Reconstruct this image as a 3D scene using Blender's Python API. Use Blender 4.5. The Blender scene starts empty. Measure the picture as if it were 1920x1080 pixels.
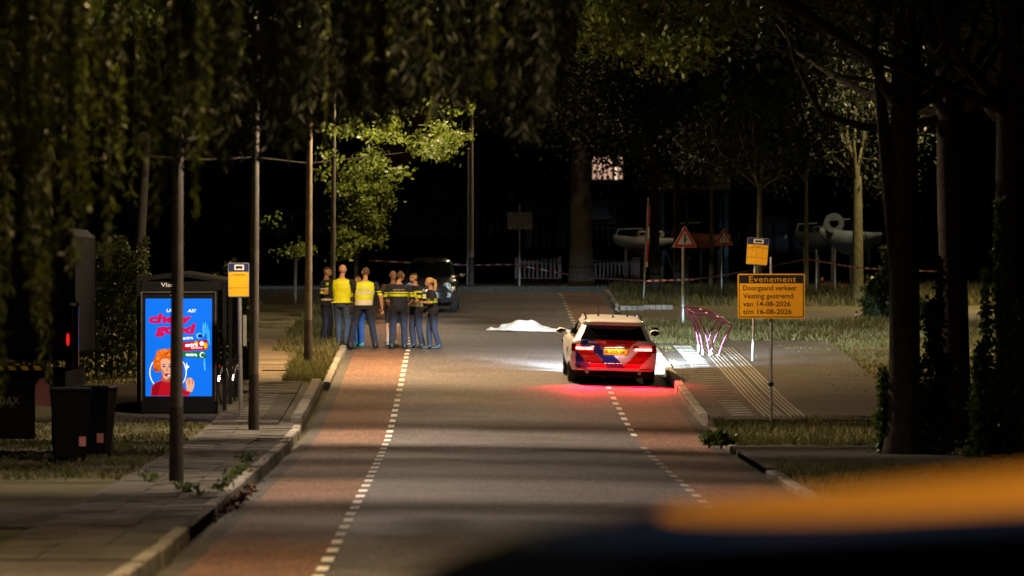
import bpy, bmesh, math, random
import numpy as np
from mathutils import Vector, Matrix

random.seed(7)
RNG = np.random.default_rng(7)
C = bpy.context.scene.collection
SC = bpy.context.scene
PI = math.pi
R = math.radians

# ------------------------------------------------------------------ camera
ZC = 2.85
F = 11000.0                       # focal length in photo pixels (1920 wide)
VX, VY = 868.0, 500.0             # where the road direction meets the horizon
cam_d = bpy.data.cameras.new('camera')
cam_d.sensor_width = 36.0
cam_d.lens = F / 1920.0 * 36.0
cam_d.clip_start = 0.5
cam_d.clip_end = 5000
cam_d.dof.use_dof = True
cam_d.dof.focus_distance = 124.0
cam_d.dof.aperture_fstop = 2.9
cam = bpy.data.objects.new('camera', cam_d)
cam.location = (0, 0, ZC)
cam.rotation_euler = (PI / 2 - math.atan((540 - VY) / F), 0, -math.atan((960 - VX) / F))
C.objects.link(cam)
SC.camera = cam

# ------------------------------------------------------------------ night sky
W = bpy.data.worlds.new('World')
SC.world = W
W.use_nodes = True
nt = W.node_tree
sky = nt.nodes.new('ShaderNodeTexSky')
sky.sky_type = 'NISHITA'
sky.sun_disc = False
sky.sun_elevation = R(2.0)
sky.sun_rotation = R(200)
bg = nt.nodes['Background']
nt.links.new(sky.outputs[0], bg.inputs[0])
bg.inputs[1].default_value = 0.0016
moon_d = bpy.data.lights.new('moon', 'SUN')
moon_d.energy = 0.004
moon_d.angle = R(0.5)
moon_d.color = (0.8, 0.88, 1.0)
moon = bpy.data.objects.new('moon', moon_d)
moon.rotation_euler = (R(50), 0, R(160))
C.objects.link(moon)

vs = SC.view_settings
vs.view_transform = 'Standard'
vs.look = 'None'
vs.exposure = 0.0
vs.gamma = 1.0
vs.use_curve_mapping = False
SC.render.engine = 'CYCLES'
SC.cycles.use_denoising = True
SC.cycles.use_light_tree = True
SC.cycles.sample_clamp_indirect = 4.0
SC.cycles.max_bounces = 6
SC.cycles.transparent_max_bounces = 8

# ------------------------------------------------------------------ the lie of the land
_tab = [(-60, 1.2), (0, 1.15), (11, 1.08), (30, .62), (46, .16), (54, .037), (60, .01), (70, -.05), (82, -.10),
        (96, -.155), (104, -.11), (116, .17), (126, .49), (134, .755), (148, 1.10), (161.4, 1.383),
        (180, 1.934), (184, 2.05), (190, 2.10), (215, 2.12), (260, 2.12), (420, 2.1), (3000, 2.0)]
_D = np.arange(-60, 420, 0.5)
_Z = np.interp(_D, [a for a, b in _tab], [b for a, b in _tab])
_k = np.hanning(19); _k /= _k.sum()
_Zs = np.convolve(np.pad(_Z, 9, mode='edge'), _k, 'valid')


def zr(d):
    return float(np.interp(d, _D, _Zs))


def fall(x, d):
    """cross-fall: the right half of the road leans to the right-hand gutter"""
    return -.03 * min(max(x - .9, 0), 3.6) * min(max((178 - d) / 14, 0), 1)


def zg(x, d):
    return zr(d) + fall(x, d)


def gp(x, y, h=0.0):
    """pixel of the photo -> point on the ground (height h above the road)"""
    for i in range(len(_D)):
        d = _D[i]
        if d < 40:
            continue
        X = (x - VX) * d / F
        z = _Zs[i] + h + fall(X, d)
        yy = VY + F * (ZC - z) / d
        if yy <= y:
            return (X, float(d), float(z))
    d = 300.
    return ((x - VX) * d / F, d, zr(d) + h)


def at(x, y, d):
    """pixel + distance -> point"""
    return ((x - VX) * d / F, d, ZC - (y - VY) * d / F)


# ------------------------------------------------------------------ materials
MATS = {}


def mat(name, col, rough=0.6, metal=0.0, noise=None, bump=None, emit=None, estr=1.0, spec=0.5, coat=0.0, col2=None, trans=0.0):
    """noise=(scale, amount, detail) varies the colour towards col2; bump=(scale, strength)"""
    if name in MATS:
        return MATS[name]
    m = bpy.data.materials.new(name)
    m.use_nodes = True
    t = m.node_tree
    p = t.nodes['Principled BSDF']
    p.inputs['Base Color'].default_value = (*col, 1)
    p.inputs['Roughness'].default_value = rough
    p.inputs['Metallic'].default_value = metal
    p.inputs['Specular IOR Level'].default_value = spec
    if coat:
        p.inputs['Coat Weight'].default_value = coat
        p.inputs['Coat Roughness'].default_value = 0.05
    if emit:
        p.inputs['Emission Color'].default_value = (*emit, 1)
        p.inputs['Emission Strength'].default_value = estr
    tc = t.nodes.new('ShaderNodeTexCoord')
    if noise:
        n = t.nodes.new('ShaderNodeTexNoise')
        n.inputs['Scale'].default_value = noise[0]
        n.inputs['Detail'].default_value = noise[2] if len(noise) > 2 else 4
        n.inputs['Roughness'].default_value = 0.65
        t.links.new(tc.outputs['Object'], n.inputs['Vector'])
        r = t.nodes.new('ShaderNodeValToRGB')
        r.color_ramp.elements[0].position = 0.32
        r.color_ramp.elements[1].position = 0.68
        a = noise[1]
        c2 = col2 if col2 else tuple(min(1, c * (1 + a)) for c in col)
        r.color_ramp.elements[0].color = (*[c * (1 - a) for c in col], 1) if not col2 else (*col, 1)
        r.color_ramp.elements[1].color = (*c2, 1)
        t.links.new(n.outputs['Fac'], r.inputs['Fac'])
        t.links.new(r.outputs['Color'], p.inputs['Base Color'])
    if bump:
        n2 = t.nodes.new('ShaderNodeTexNoise')
        n2.inputs['Scale'].default_value = bump[0]
        n2.inputs['Detail'].default_value = 5
        t.links.new(tc.outputs['Object'], n2.inputs['Vector'])
        b = t.nodes.new('ShaderNodeBump')
        b.inputs['Strength'].default_value = bump[1]
        b.inputs['Distance'].default_value = 0.02
        t.links.new(n2.outputs['Fac'], b.inputs['Height'])
        t.links.new(b.outputs['Normal'], p.inputs['Normal'])
    if trans:
        tr = t.nodes.new('ShaderNodeBsdfTranslucent')
        tr.inputs['Color'].default_value = (*[min(1, c * 1.6) for c in col], 1)
        mx = t.nodes.new('ShaderNodeMixShader')
        mx.inputs[0].default_value = trans
        t.links.new(p.outputs[0], mx.inputs[1])
        t.links.new(tr.outputs[0], mx.inputs[2])
        t.links.new(mx.outputs[0], t.nodes['Material Output'].inputs['Surface'])
    MATS[name] = m
    return m


def surface_mat(name, col, col2, big, fine, rough, bumpk, stain=None, joints=None, streak=False):
    """a ground surface: two noise scales, stains, optional brick joints for pieces too small to build"""
    m = bpy.data.materials.new(name)
    m.use_nodes = True
    t = m.node_tree
    L = t.links
    p = t.nodes['Principled BSDF']
    p.inputs['Roughness'].default_value = rough
    tc = t.nodes.new('ShaderNodeTexCoord')

    def ns(scale, det, rg=0.6):
        n = t.nodes.new('ShaderNodeTexNoise')
        n.inputs['Scale'].default_value = scale
        n.inputs['Detail'].default_value = det
        n.inputs['Roughness'].default_value = rg
        L.new(tc.outputs['Object'], n.inputs['Vector'])
        return n
    nb, nf = ns(big, 6), ns(fine, 3, 0.8)
    rb = t.nodes.new('ShaderNodeValToRGB')
    rb.color_ramp.elements[0].position = 0.35
    rb.color_ramp.elements[1].position = 0.65
    rb.color_ramp.elements[0].color = (*col, 1)
    rb.color_ramp.elements[1].color = (*col2, 1)
    L.new(nb.outputs['Fac'], rb.inputs['Fac'])
    rf = t.nodes.new('ShaderNodeValToRGB')
    rf.color_ramp.elements[0].position = 0.3
    rf.color_ramp.elements[1].position = 0.7
    rf.color_ramp.elements[0].color = (.45, .45, .45, 1)
    rf.color_ramp.elements[1].color = (1.5, 1.5, 1.5, 1)
    L.new(nf.outputs['Fac'], rf.inputs['Fac'])
    mu = t.nodes.new('ShaderNodeMix'); mu.data_type = 'RGBA'; mu.blend_type = 'MULTIPLY'
    mu.inputs[0].default_value = 1.0
    L.new(rb.outputs['Color'], mu.inputs[6]); L.new(rf.outputs['Color'], mu.inputs[7])
    out = mu.outputs[2]
    if streak:          # wear drawn out along the driving direction
        mp = t.nodes.new('ShaderNodeMapping'); mp.inputs['Scale'].default_value = (9.0, .55, 1.0)
        L.new(tc.outputs['Object'], mp.inputs['Vector'])
        n4 = t.nodes.new('ShaderNodeTexNoise'); n4.inputs['Scale'].default_value = 2.2; n4.inputs['Detail'].default_value = 8; n4.inputs['Roughness'].default_value = .8
        L.new(mp.outputs['Vector'], n4.inputs['Vector'])
        r4 = t.nodes.new('ShaderNodeValToRGB')
        r4.color_ramp.elements[0].position = .32; r4.color_ramp.elements[1].position = .70
        r4.color_ramp.elements[0].color = (.42, .42, .42, 1); r4.color_ramp.elements[1].color = (1.65, 1.65, 1.65, 1)
        L.new(n4.outputs['Fac'], r4.inputs['Fac'])
        m4 = t.nodes.new('ShaderNodeMix'); m4.data_type = 'RGBA'; m4.blend_type = 'MULTIPLY'; m4.inputs[0].default_value = 1.0
        L.new(out, m4.inputs[6]); L.new(r4.outputs['Color'], m4.inputs[7])
        out = m4.outputs[2]
    if stain:
        n3 = ns(stain[0], 5)
        r3 = t.nodes.new('ShaderNodeValToRGB')
        r3.color_ramp.elements[0].position = 0.52
        r3.color_ramp.elements[1].position = 0.66
        r3.color_ramp.elements[0].color = (0, 0, 0, 1)
        r3.color_ramp.elements[1].color = (1, 1, 1, 1)
        L.new(n3.outputs['Fac'], r3.inputs['Fac'])
        ms = t.nodes.new('ShaderNodeMix'); ms.data_type = 'RGBA'
        L.new(r3.outputs['Color'], ms.inputs[0])
        L.new(out, ms.inputs[6])
        ms.inputs[7].default_value = (*stain[1], 1)
        out = ms.outputs[2]
    if joints:
        bk = t.nodes.new('ShaderNodeTexBrick')
        bk.inputs['Scale'].default_value = 1.0
        bk.inputs['Brick Width'].default_value = joints[0]
        bk.inputs['Row Height'].default_value = joints[1]
        bk.inputs['Mortar Size'].default_value = joints[2]
        bk.inputs['Color1'].default_value = (1, 1, 1, 1)
        bk.inputs['Color2'].default_value = (.72, .72, .72, 1)
        bk.inputs['Mortar'].default_value = (.25, .25, .22, 1)
        L.new(tc.outputs['Object'], bk.inputs['Vector'])
        mj = t.nodes.new('ShaderNodeMix'); mj.data_type = 'RGBA'; mj.blend_type = 'MULTIPLY'
        mj.inputs[0].default_value = 1.0
        L.new(out, mj.inputs[6]); L.new(bk.outputs['Color'], mj.inputs[7])
        out = mj.outputs[2]
    L.new(out, p.inputs['Base Color'])
    b = t.nodes.new('ShaderNodeBump')
    b.inputs['Strength'].default_value = bumpk
    b.inputs['Distance'].default_value = 0.015
    L.new(nf.outputs['Fac'], b.inputs['Height'])
    L.new(b.outputs['Normal'], p.inputs['Normal'])
    MATS[name] = m
    return m


surface_mat('asphalt', (.088, .080, .083), (.120, .110, .114), .35, 18, .72, .6, stain=(.45, (.065, .062, .06)), streak=True)
surface_mat('red_asphalt', (.15, .084, .058), (.195, .11, .076), .5, 18, .8, .6, stain=(.6, (.115, .07, .052)), streak=True)
surface_mat('junction_asphalt', (.05, .045, .038), (.07, .062, .05), .3, 8, .85, .5)
surface_mat('soil_grass', (.05, .052, .02), (.095, .082, .035), .8, 14, .95, .8, stain=(.35, (.10, .078, .045)))
surface_mat('dry_path', (.13, .105, .07), (.17, .135, .085), .6, 12, .95, .6, stain=(.5, (.08, .07, .035)))
surface_mat('slab_concrete', (.075, .068, .056), (.11, .10, .084), 1.2, 20, .85, .4, stain=(.9, (.07, .066, .048)))
surface_mat('paver_brick', (.055, .046, .036), (.092, .075, .057), .8, 16, .9, .6, stain=(.5, (.055, .058, .03)), joints=(.21, .105, .008))
surface_mat('kerb_concrete', (.24, .225, .195), (.32, .30, .26), 1.5, 25, .8, .4, stain=(1.3, (.13, .125, .10)))
surface_mat('gutter_brick', (.10, .092, .08), (.15, .135, .115), .8, 20, .85, .4, joints=(.105, .21, .01))
surface_mat('quay_ground', (.035, .033, .03), (.05, .046, .04), .3, 6, .95, .4)
mat('road_paint', (.78, .76, .70), .7, noise=(6, .3))
mat('road_paint_worn', (.42, .39, .35), .8, noise=(8, .5))
mat('tactile_white', (.21, .20, .17), .7, noise=(5, .3))
mat('galvanised', (.42, .42, .40), .45, .6, noise=(6, .25))
mat('post_grey', (.20, .18, .15), .6, .2, noise=(4, .25))
mat('post_dark', (.07, .062, .052), .7, 0, noise=(5, .3))
mat('black_metal', (.007, .007, .008), .6, 0, spec=.12)
mat('black_plastic', (.005, .005, .006), .6, spec=.12)
mat('rubber', (.014, .014, .014), .85)
mat('glass_dark', (.006, .007, .008), .06, spec=.7)
mat('white_paint', (.78, .76, .74), .25, coat=.6)
mat('sign_white', (.82, .82, .80), .45)
mat('sign_red', (.72, .02, .015), .4)
mat('sign_black', (.012, .011, .01), .5)
mat('sign_orange', (1.0, .42, .012), .42, noise=(3, .10))
mat('sign_yellow', (.95, .50, .015), .45, noise=(6, .08))
mat('sign_blue', (.018, .03, .12), .45)
mat('sign_back', (.34, .33, .28), .5, .3, noise=(4, .2))
mat('bark', (.085, .066, .048), .95, noise=(9, .45), bump=(18, .9))
mat('bark_young', (.15, .125, .07), .9, noise=(8, .35), bump=(20, .5))
mat('bark_mossy', (.075, .07, .032), .95, noise=(7, .4), bump=(16, .7))
mat('bark_dark', (.04, .034, .028), .95, noise=(9, .4), bump=(18, .8))
mat('leaf_green', (.075, .115, .022), .5, noise=(2.2, .5, 2), trans=.4)
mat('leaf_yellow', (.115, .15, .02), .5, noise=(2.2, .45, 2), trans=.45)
mat('leaf_dark', (.035, .055, .015), .55, noise=(2.2, .5, 2), trans=.3)
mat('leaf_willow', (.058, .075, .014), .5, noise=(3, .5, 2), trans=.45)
mat('leaf_painted_shade', (.014, .020, .007), .6, trans=.2)  # near-black green: darkness of unlit crowns put into the leaf colour
mat('leaf_ivy', (.09, .16, .02), .4, noise=(2, .5, 2), trans=.3)
mat('grass_blade', (.095, .105, .032), .8, noise=(1.1, .4, 3), trans=.3, col2=(.17, .145, .06))
mat('dead_leaf', (.16, .06, .03), .8, noise=(4, .4))


# ------------------------------------------------------------------ mesh helpers
class MB:
    def __init__(s):
        s.v, s.f, s.m = [], [], []

    def add(s, vs_, fs, mi=0):
        o = len(s.v)
        s.v.extend([tuple(p) for p in vs_])
        for k, f in enumerate(fs):
            s.f.append(tuple(i + o for i in f))
            s.m.append(mi[k] if isinstance(mi, (list, tuple)) else mi)

    def box(s, c, d, mi=0, rz=0.0, M=None):
        x, y, z = d[0] / 2, d[1] / 2, d[2] / 2
        vs_ = [(-x, -y, -z), (x, -y, -z), (x, y, -z), (-x, y, -z), (-x, -y, z), (x, -y, z), (x, y, z), (-x, y, z)]
        if M is not None:
            vs_ = [M @ Vector(p) for p in vs_]
        elif rz:
            ca, sa = math.cos(rz), math.sin(rz)
            vs_ = [(p[0] * ca - p[1] * sa, p[0] * sa + p[1] * ca, p[2]) for p in vs_]
        vs_ = [(p[0] + c[0], p[1] + c[1], p[2] + c[2]) for p in vs_]
        s.add(vs_, [(0, 3, 2, 1), (4, 5, 6, 7), (0, 1, 5, 4), (1, 2, 6, 5), (2, 3, 7, 6), (3, 0, 4, 7)], mi)
        return s

    def rbox(s, c, d, b=0.02, mi=0):
        """box with chamfered edges in all directions"""
        x, y, z = d[0] / 2, d[1] / 2, d[2] / 2
        rings = []
        for zz, ins in ((-z, b), (-z + b, 0), (z - b, 0), (z, b)):
            xx, yy = x - ins, y - ins
            q = b if ins == 0 else b * .5
            rings.append([(-xx + q, -yy, zz), (xx - q, -yy, zz), (xx, -yy + q, zz), (xx, yy - q, zz),
                          (xx - q, yy, zz), (-xx + q, yy, zz), (-xx, yy - q, zz), (-xx, -yy + q, zz)])
        s.loft([[(p[0] + c[0], p[1] + c[1], p[2] + c[2]) for p in r] for r in rings], mi)
        return s

    def loft(s, rings, mi=0, caps=True, closed=True):
        n = len(rings[0])
        o = [p for r in rings for p in r]
        fs = []
        for i in range(len(rings) - 1):
            for j in range(n if closed else n - 1):
                k = (j + 1) % n
                fs.append((i * n + j, i * n + k, (i + 1) * n + k, (i + 1) * n + j))
        if caps:            # caps get corners of their own so that the sides shade evenly
            fs.append(tuple(reversed(range(len(o), len(o) + n))))
            fs.append(tuple(range(len(o) + n, len(o) + 2 * n)))
            o = o + list(rings[0]) + list(rings[-1])
        s.add(o, fs, mi)
        return s

    def tube(s, pts, r, n=8, mi=0, caps=True, up=None):
        pts = [Vector(p) for p in pts]
        rs = r if isinstance(r, (list, tuple)) else [r] * len(pts)
        rings = []
        prev = None
        for i, p in enumerate(pts):
            if i == 0:
                t = pts[1] - p
            elif i == len(pts) - 1:
                t = p - pts[i - 1]
            else:
                t = (pts[i + 1] - p).normalized() + (p - pts[i - 1]).normalized()
            t.normalize()
            if prev is None:
                a = Vector((0, 0, 1)) if abs(t.z) < .9 else Vector((1, 0, 0))
                u = t.cross(a).normalized()
            else:
                u = (prev - t * prev.dot(t)).normalized()
            prev = u
            w = t.cross(u)
            rr = rs[i]
            ra, rb = rr if isinstance(rr, tuple) else (rr, rr)
            rings.append([p + u * (math.cos(2 * PI * k / n) * ra) + w * (math.sin(2 * PI * k / n) * rb) for k in range(n)])
        s.loft(rings, mi, caps)
        return s

    def ell(s, c, rad, nu=12, nv=8, mi=0, M=None):
        vs_ = []
        for i in range(nv + 1):
            th = PI * i / nv
            for j in range(nu):
                ph = 2 * PI * j / nu
                p = Vector((math.sin(th) * math.cos(ph) * rad[0], math.sin(th) * math.sin(ph) * rad[1], math.cos(th) * rad[2]))
                if M is not None:
                    p = M @ p
                vs_.append((p.x + c[0], p.y + c[1], p.z + c[2]))
        fs = []
        for i in range(nv):
            for j in range(nu):
                k = (j + 1) % nu
                fs.append((i * nu + j, (i + 1) * nu + j, (i + 1) * nu + k, i * nu + k))
        s.add(vs_, fs, mi)
        return s

    def prism(s, poly, y0, y1, mi=0, face_mi=None):
        """outline in x,z pushed from y0 (near) to y1"""
        n = len(poly)
        vs_ = [(p[0], y0, p[1]) for p in poly] + [(p[0], y1, p[1]) for p in poly]
        fs = [tuple(range(n)), tuple(reversed(range(n, 2 * n)))]
        for j in range(n):
            k = (j + 1) % n
            fs.append((j, n + j, n + k, k))
        ms = [mi if face_mi is None else face_mi] + [mi] * (n + 1)
        s.add(vs_, fs, ms)
        return s

    def vprism(s, poly, z0, z1, mi=0):
        n = len(poly)
        vs_ = [(p[0], p[1], z0) for p in poly] + [(p[0], p[1], z1) for p in poly]
        fs = [tuple(reversed(range(n))), tuple(range(n, 2 * n))]
        for j in range(n):
            k = (j + 1) % n
            fs.append((j, k, n + k, n + j))
        s.add(vs_, fs, mi)
        return s

    def ring(s, c, ro, ri, y0, y1, n=24, mi=0):
        """flat ring standing in the x,z plane"""
        vs_ = []
        for y in (y0, y1):
            for rr in (ro, ri):
                for k in range(n):
                    a = 2 * PI * k / n
                    vs_.append((c[0] + rr * math.cos(a), y, c[1] + rr * math.sin(a)))
        fs = []
        for k in range(n):
            l = (k + 1) % n
            fs += [(k, l, n + l, n + k), (2 * n + l, 2 * n + k, 3 * n + k, 3 * n + l), (l, k, 2 * n + k, 2 * n + l),
                   (n + k, n + l, 3 * n + l, 3 * n + k)]
        s.add(vs_, fs, mi)
        return s

    def mesh(s, name, smooth=False):
        me = bpy.data.meshes.new(name)
        me.from_pydata(s.v, [], s.f)
        if any(s.m):
            me.polygons.foreach_set('material_index', s.m)
        if smooth:
            me.polygons.foreach_set('use_smooth', [len(f) <= 4 for f in s.f])
        me.update()
        return me

    def build(s, name, mats, parent=None, smooth=False, loc=None):
        o = bpy.data.objects.new(name, s.mesh(name, smooth))
        for m in (mats if isinstance(mats, (list, tuple)) else [mats]):
            o.data.materials.append(MATS[m] if isinstance(m, str) else m)
        C.objects.link(o)
        if parent:
            o.parent = parent
        if loc is not None:
            o.location = loc
        return o


def np_mesh(name, V, Q, mats, parent=None, nper=4, smooth=False):
    """quads (or tris) from numpy arrays"""
    me = bpy.data.meshes.new(name)
    V = np.ascontiguousarray(V, dtype=np.float32)
    Q = np.ascontiguousarray(Q, dtype=np.int32)
    me.vertices.add(len(V)); me.vertices.foreach_set('co', V.ravel())
    me.loops.add(Q.size); me.loops.foreach_set('vertex_index', Q.ravel())
    me.polygons.add(len(Q))
    me.polygons.foreach_set('loop_start', np.arange(0, Q.size, nper, dtype=np.int32))
    me.polygons.foreach_set('loop_total', np.full(len(Q), nper, dtype=np.int32))
    me.update(calc_edges=True)
    o = bpy.data.objects.new(name, me)
    for m in (mats if isinstance(mats, (list, tuple)) else [mats]):
        me.materials.append(MATS[m] if isinstance(m, str) else m)
    C.objects.link(o)
    if parent:
        o.parent = parent
    return o


def tag(o, label=None, cat=None, group=None, kind=None):
    if label: o['label'] = label
    if cat: o['category'] = cat
    if group: o['group'] = group
    if kind: o['kind'] = kind
    return o


def thing(name, label, cat, loc=(0, 0, 0), rz=0.0, group=None):
    o = bpy.data.objects.new(name, None)
    o.empty_display_size = .2
    C.objects.link(o)
    o.location = loc
    o.rotation_euler = (0, 0, rz)
    return tag(o, label, cat, group)


def copy_tree(o, parent=None):
    c = o.copy(); C.objects.link(c); c.parent = parent
    for ch in list(o.children):
        copy_tree(ch, c)
    return c


_txt_cache = {}


def text_part(s, parent, m, cx, z0, y, w=None, h=None, bold=0.0, name='lettering', shear=0.0, align='CENTER', rot=None, spacing=1.0, depth=0.0015, flip=False):
    """lettering standing in the x,z plane, facing -y; h is the cap height"""
    cu = bpy.data.curves.new('lettering', 'FONT')
    cu.body = s
    cu.size = 1.0
    cu.offset = bold
    cu.shear = shear
    cu.extrude = 0.0
    cu.space_character = spacing
    cu.resolution_u = 3
    ob = bpy.data.objects.new('lettering_tmp', cu)
    C.objects.link(ob)
    dg = bpy.context.evaluated_depsgraph_get()
    me = bpy.data.meshes.new_from_object(ob.evaluated_get(dg))
    bpy.data.objects.remove(ob)
    n = len(me.vertices)
    co = np.empty(n * 3, np.float32); me.vertices.foreach_get('co', co)
    co = co.reshape(-1, 3)
    x0, x1 = co[:, 0].min(), co[:, 0].max()
    sz = h / 0.70 if h else w / (x1 - x0)
    sx = w / (x1 - x0) if w else sz
    X = (co[:, 0] - x0) * sx
    X = X - (X.max() / 2 if align == 'CENTER' else (X.max() if align == 'RIGHT' else 0))
    Z = co[:, 1] * sz
    if rot:
        ca, sa = math.cos(rot), math.sin(rot)
        X, Z = X * ca - Z * sa, X * sa + Z * ca
    if flip:
        X = -X
    co[:, 0] = X + cx; co[:, 1] = y; co[:, 2] = Z + z0
    me.vertices.foreach_set('co', co.ravel())
    me.update()
    o = bpy.data.objects.new(name, me)
    me.materials.clear(); me.materials.append(MATS[m])
    C.objects.link(o)
    o.parent = parent
    return o


def sheet(name, polyfn, d0, d1, step, h, m, kind='structure', parent=None, nx=2):
    """a surface between x limits polyfn(d)->(x0,x1), following the road height + h"""
    mb = MB()
    ds = list(np.arange(d0, d1, step)) + [d1]
    rows = []
    for d in ds:
        x0, x1 = polyfn(d)
        rows.append([(x0 + (x1 - x0) * i / (nx - 1), d, zr(d) + (h(d) if callable(h) else h)) for i in range(nx)])
    V = [p for r in rows for p in r]
    Fs = []
    for i in range(len(rows) - 1):
        for j in range(nx - 1):
            Fs.append((i * nx + j, i * nx + j + 1, (i + 1) * nx + j + 1, (i + 1) * nx + j))
    mb.add(V, Fs)
    o = mb.build(name, m, parent)
    if kind and not parent:
        o['kind'] = kind
    return o
# ------------------------------------------------------------------ ground, road, lanes
LK, RK = -2.74, 4.43            # inner faces of the two kerbs


def build_ground():
    ys = list(range(-60, 60, 6)) + list(range(60, 200, 2)) + [205, 215, 230, 260, 320, 450, 800, 1500, 3000]
    xs = [-1500, -400, -120, -50, -20, -10, -5, -2.90, -2.88, 4.58, 4.60, 7, 12, 24, 50, 120, 400, 1500]
    V, Fs = [], []
    for y in ys:
        for x in xs:
            z = zr(y) if y < 420 else 2.05
            inside = -2.89 < x < 4.59 and y < 184.4
            V.append((x, y, z + (-.06 if inside else .09)))
    n = len(xs)
    for i in range(len(ys) - 1):
        for j in range(n - 1):
            Fs.append((i * n + j, i * n + j + 1, (i + 1) * n + j + 1, (i + 1) * n + j))
    mb = MB(); mb.add(V, Fs)
    o = mb.build('ground', 'soil_grass'); o['kind'] = 'structure'


build_ground()
road = sheet('road', lambda d: (LK - .02, RK + .02), -55, 184.3, 1.5, 0.0, 'asphalt', nx=4)
junction = sheet('junction_road', lambda d: (-30, LK - .02 + (d - 172) * 0), 172, 184.3, 1.5, .012, 'junction_asphalt')
# the ground under the junction arm is the higher verge: lift the arm just above it
for v in junction.data.vertices:
    v.co.z += .085
bike_left = sheet('cycle_lane_left', lambda d: (-2.54, -1.31), -55, 184.0, 1.5, .004, 'red_asphalt')
bike_right = sheet('cycle_lane_right', lambda d: (3.05, 4.22), -55, 183.0, 1.5, .004, 'red_asphalt')
gut_left = sheet('gutter_left', lambda d: (LK, -2.54), -55, 184.0, 1.5, .003, 'gutter_brick')
gut_right = sheet('gutter_right', lambda d: (4.22, RK), -55, 160.0, 1.5, .003, 'gutter_brick')
# quay beyond the junction
quay = sheet('quay', lambda d: (-300, 300), 186.5, 410, 8, .095, 'quay_ground', nx=3)


def dash_line(parent, x, d0, d1, m, mworn, skip=(), worn=()):
    k = 0
    d = d0
    while d < d1:
        bad = any(a <= d <= b for a, b in skip)
        if not bad:
            w = any(a <= d <= b for a, b in worn)
            mb = MB()
            L = 0.98 + RNG.normal() * .02
            ww = .055 + RNG.normal() * .002
            s0 = x + RNG.normal() * .004
            P = []
            for t in (0, .5, 1):
                dd = d + L * t
                P += [(s0 - ww, dd, zr(dd) + .0085), (s0 + ww, dd, zr(dd) + .0085)]
            mb.add(P, [(0, 1, 3, 2), (2, 3, 5, 4)])
            mb.build('lane_dash', mworn if w else m, parent)
        d += 2.0


dash_line(road, -1.30, 52.0, 183, 'road_paint', 'road_paint_worn', worn=((117, 119.5),))
dash_line(road, 3.04, 52.0, 183, 'road_paint', 'road_paint_worn', skip=((99.5, 103),), worn=((52, 98), (136, 184)))


# ------------------------------------------------------------------ kerbs, built stone by stone
def kerb(name, segs, side):
    root = thing(name, None, None)
    root['kind'] = 'structure'
    del_keys = [k for k in ('label', 'category') if k in root.keys()]
    for d0, d1, xf, h, w in segs:
        d = d0
        while d < d1 - .05:
            L = min(1.0, d1 - d)
            e = d + L - .012
            hh = h + RNG.normal() * .005
            dx = RNG.normal() * .006
            x0 = xf + dx
            x1 = x0 + side * w
            xa, xb = min(x0, x1), max(x0, x1)
            ch = .02
            prof_r = [(x0, -.1), (x0 + side * .01, hh - ch), (x0 + side * (.01 + ch), hh), (x1, hh), (x1, -.1)]
            mb = MB()
            n = len(prof_r)
            V = [(p[0], d, zr(d) + p[1]) for p in prof_r] + [(p[0], e, zr(e) + p[1]) for p in prof_r]
            Fs = [tuple(range(n)), tuple(reversed(range(n, 2 * n)))]
            for j in range(n):
                k = (j + 1) % n
                Fs.append((j, n + j, n + k, k))
            mb.add(V, Fs)
            mb.build('kerb_stone', 'kerb_concrete', root)
            d += L
    return root


kerb('kerb_left', [(40, 61.5, LK - .12, .13, .14), (68, 104.5, LK - .12, .13, .14), (106, 121.5, LK - .17, .19, .20),
                   (121.5, 171.5, LK, .12, .14)], -1)
kerb('kerb_right', [(40, 86, RK, .10, .14), (98.5, 107, RK + .05, .08, .14), (110, 145, RK, .17, .16), (145, 160.5, RK, .10, .14),
                    (170.5, 184, RK, .10, .14)], 1)
# kerb across the end of the road, stone by stone
root = thing('kerb_end', None, None); root['kind'] = 'structure'
x = -30.
while x < 6.4:
    mb = MB(); mb.box((x + .494, 184.5, zr(184.5) + .06), (.985, .22, .26)); mb.build('kerb_stone', 'slab_concrete', root); x += 1.0
# pale kerb at the mouth of the side street
root = thing('kerb_side_street', None, None); root['kind'] = 'structure'
for i in range(9):
    a = gp(1163 + i * 11, 582.5 - i * .2, .1); b = gp(1174 + i * 11, 582.3 - i * .2, .1)
    mb = MB(); mb.box(((a[0] + b[0]) / 2, a[1], zr(a[1]) + .15), (abs(b[0] - a[0]) - .015, .18, .16)); mb.build('kerb_stone', 'kerb_concrete', root)


# ------------------------------------------------------------------ pavements and paths
def flat_poly(name, pts, h, m, step=1.5, kind='structure'):
    """polygon in plan (x,d), cut into strips that follow the land"""
    ds = [p[1] for p in pts]
    d0, d1 = min(ds), max(ds)

    def lim(d):
        xs = []
        n = len(pts)
        for i in range(n):
            a, b = pts[i], pts[(i + 1) % n]
            if (a[1] - d) * (b[1] - d) <= 0 and a[1] != b[1]:
                xs.append(a[0] + (b[0] - a[0]) * (d - a[1]) / (b[1] - a[1]))
        return (min(xs), max(xs)) if xs else (pts[0][0], pts[0][0] + .01)
    return sheet(name, lim, d0 + 1e-4, d1 - 1e-4, step, h, m, kind)


footway = sheet('footway_left', lambda d: (-4.55, -2.93), 40, 121.4, 1.5, .100, 'gutter_brick')
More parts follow.
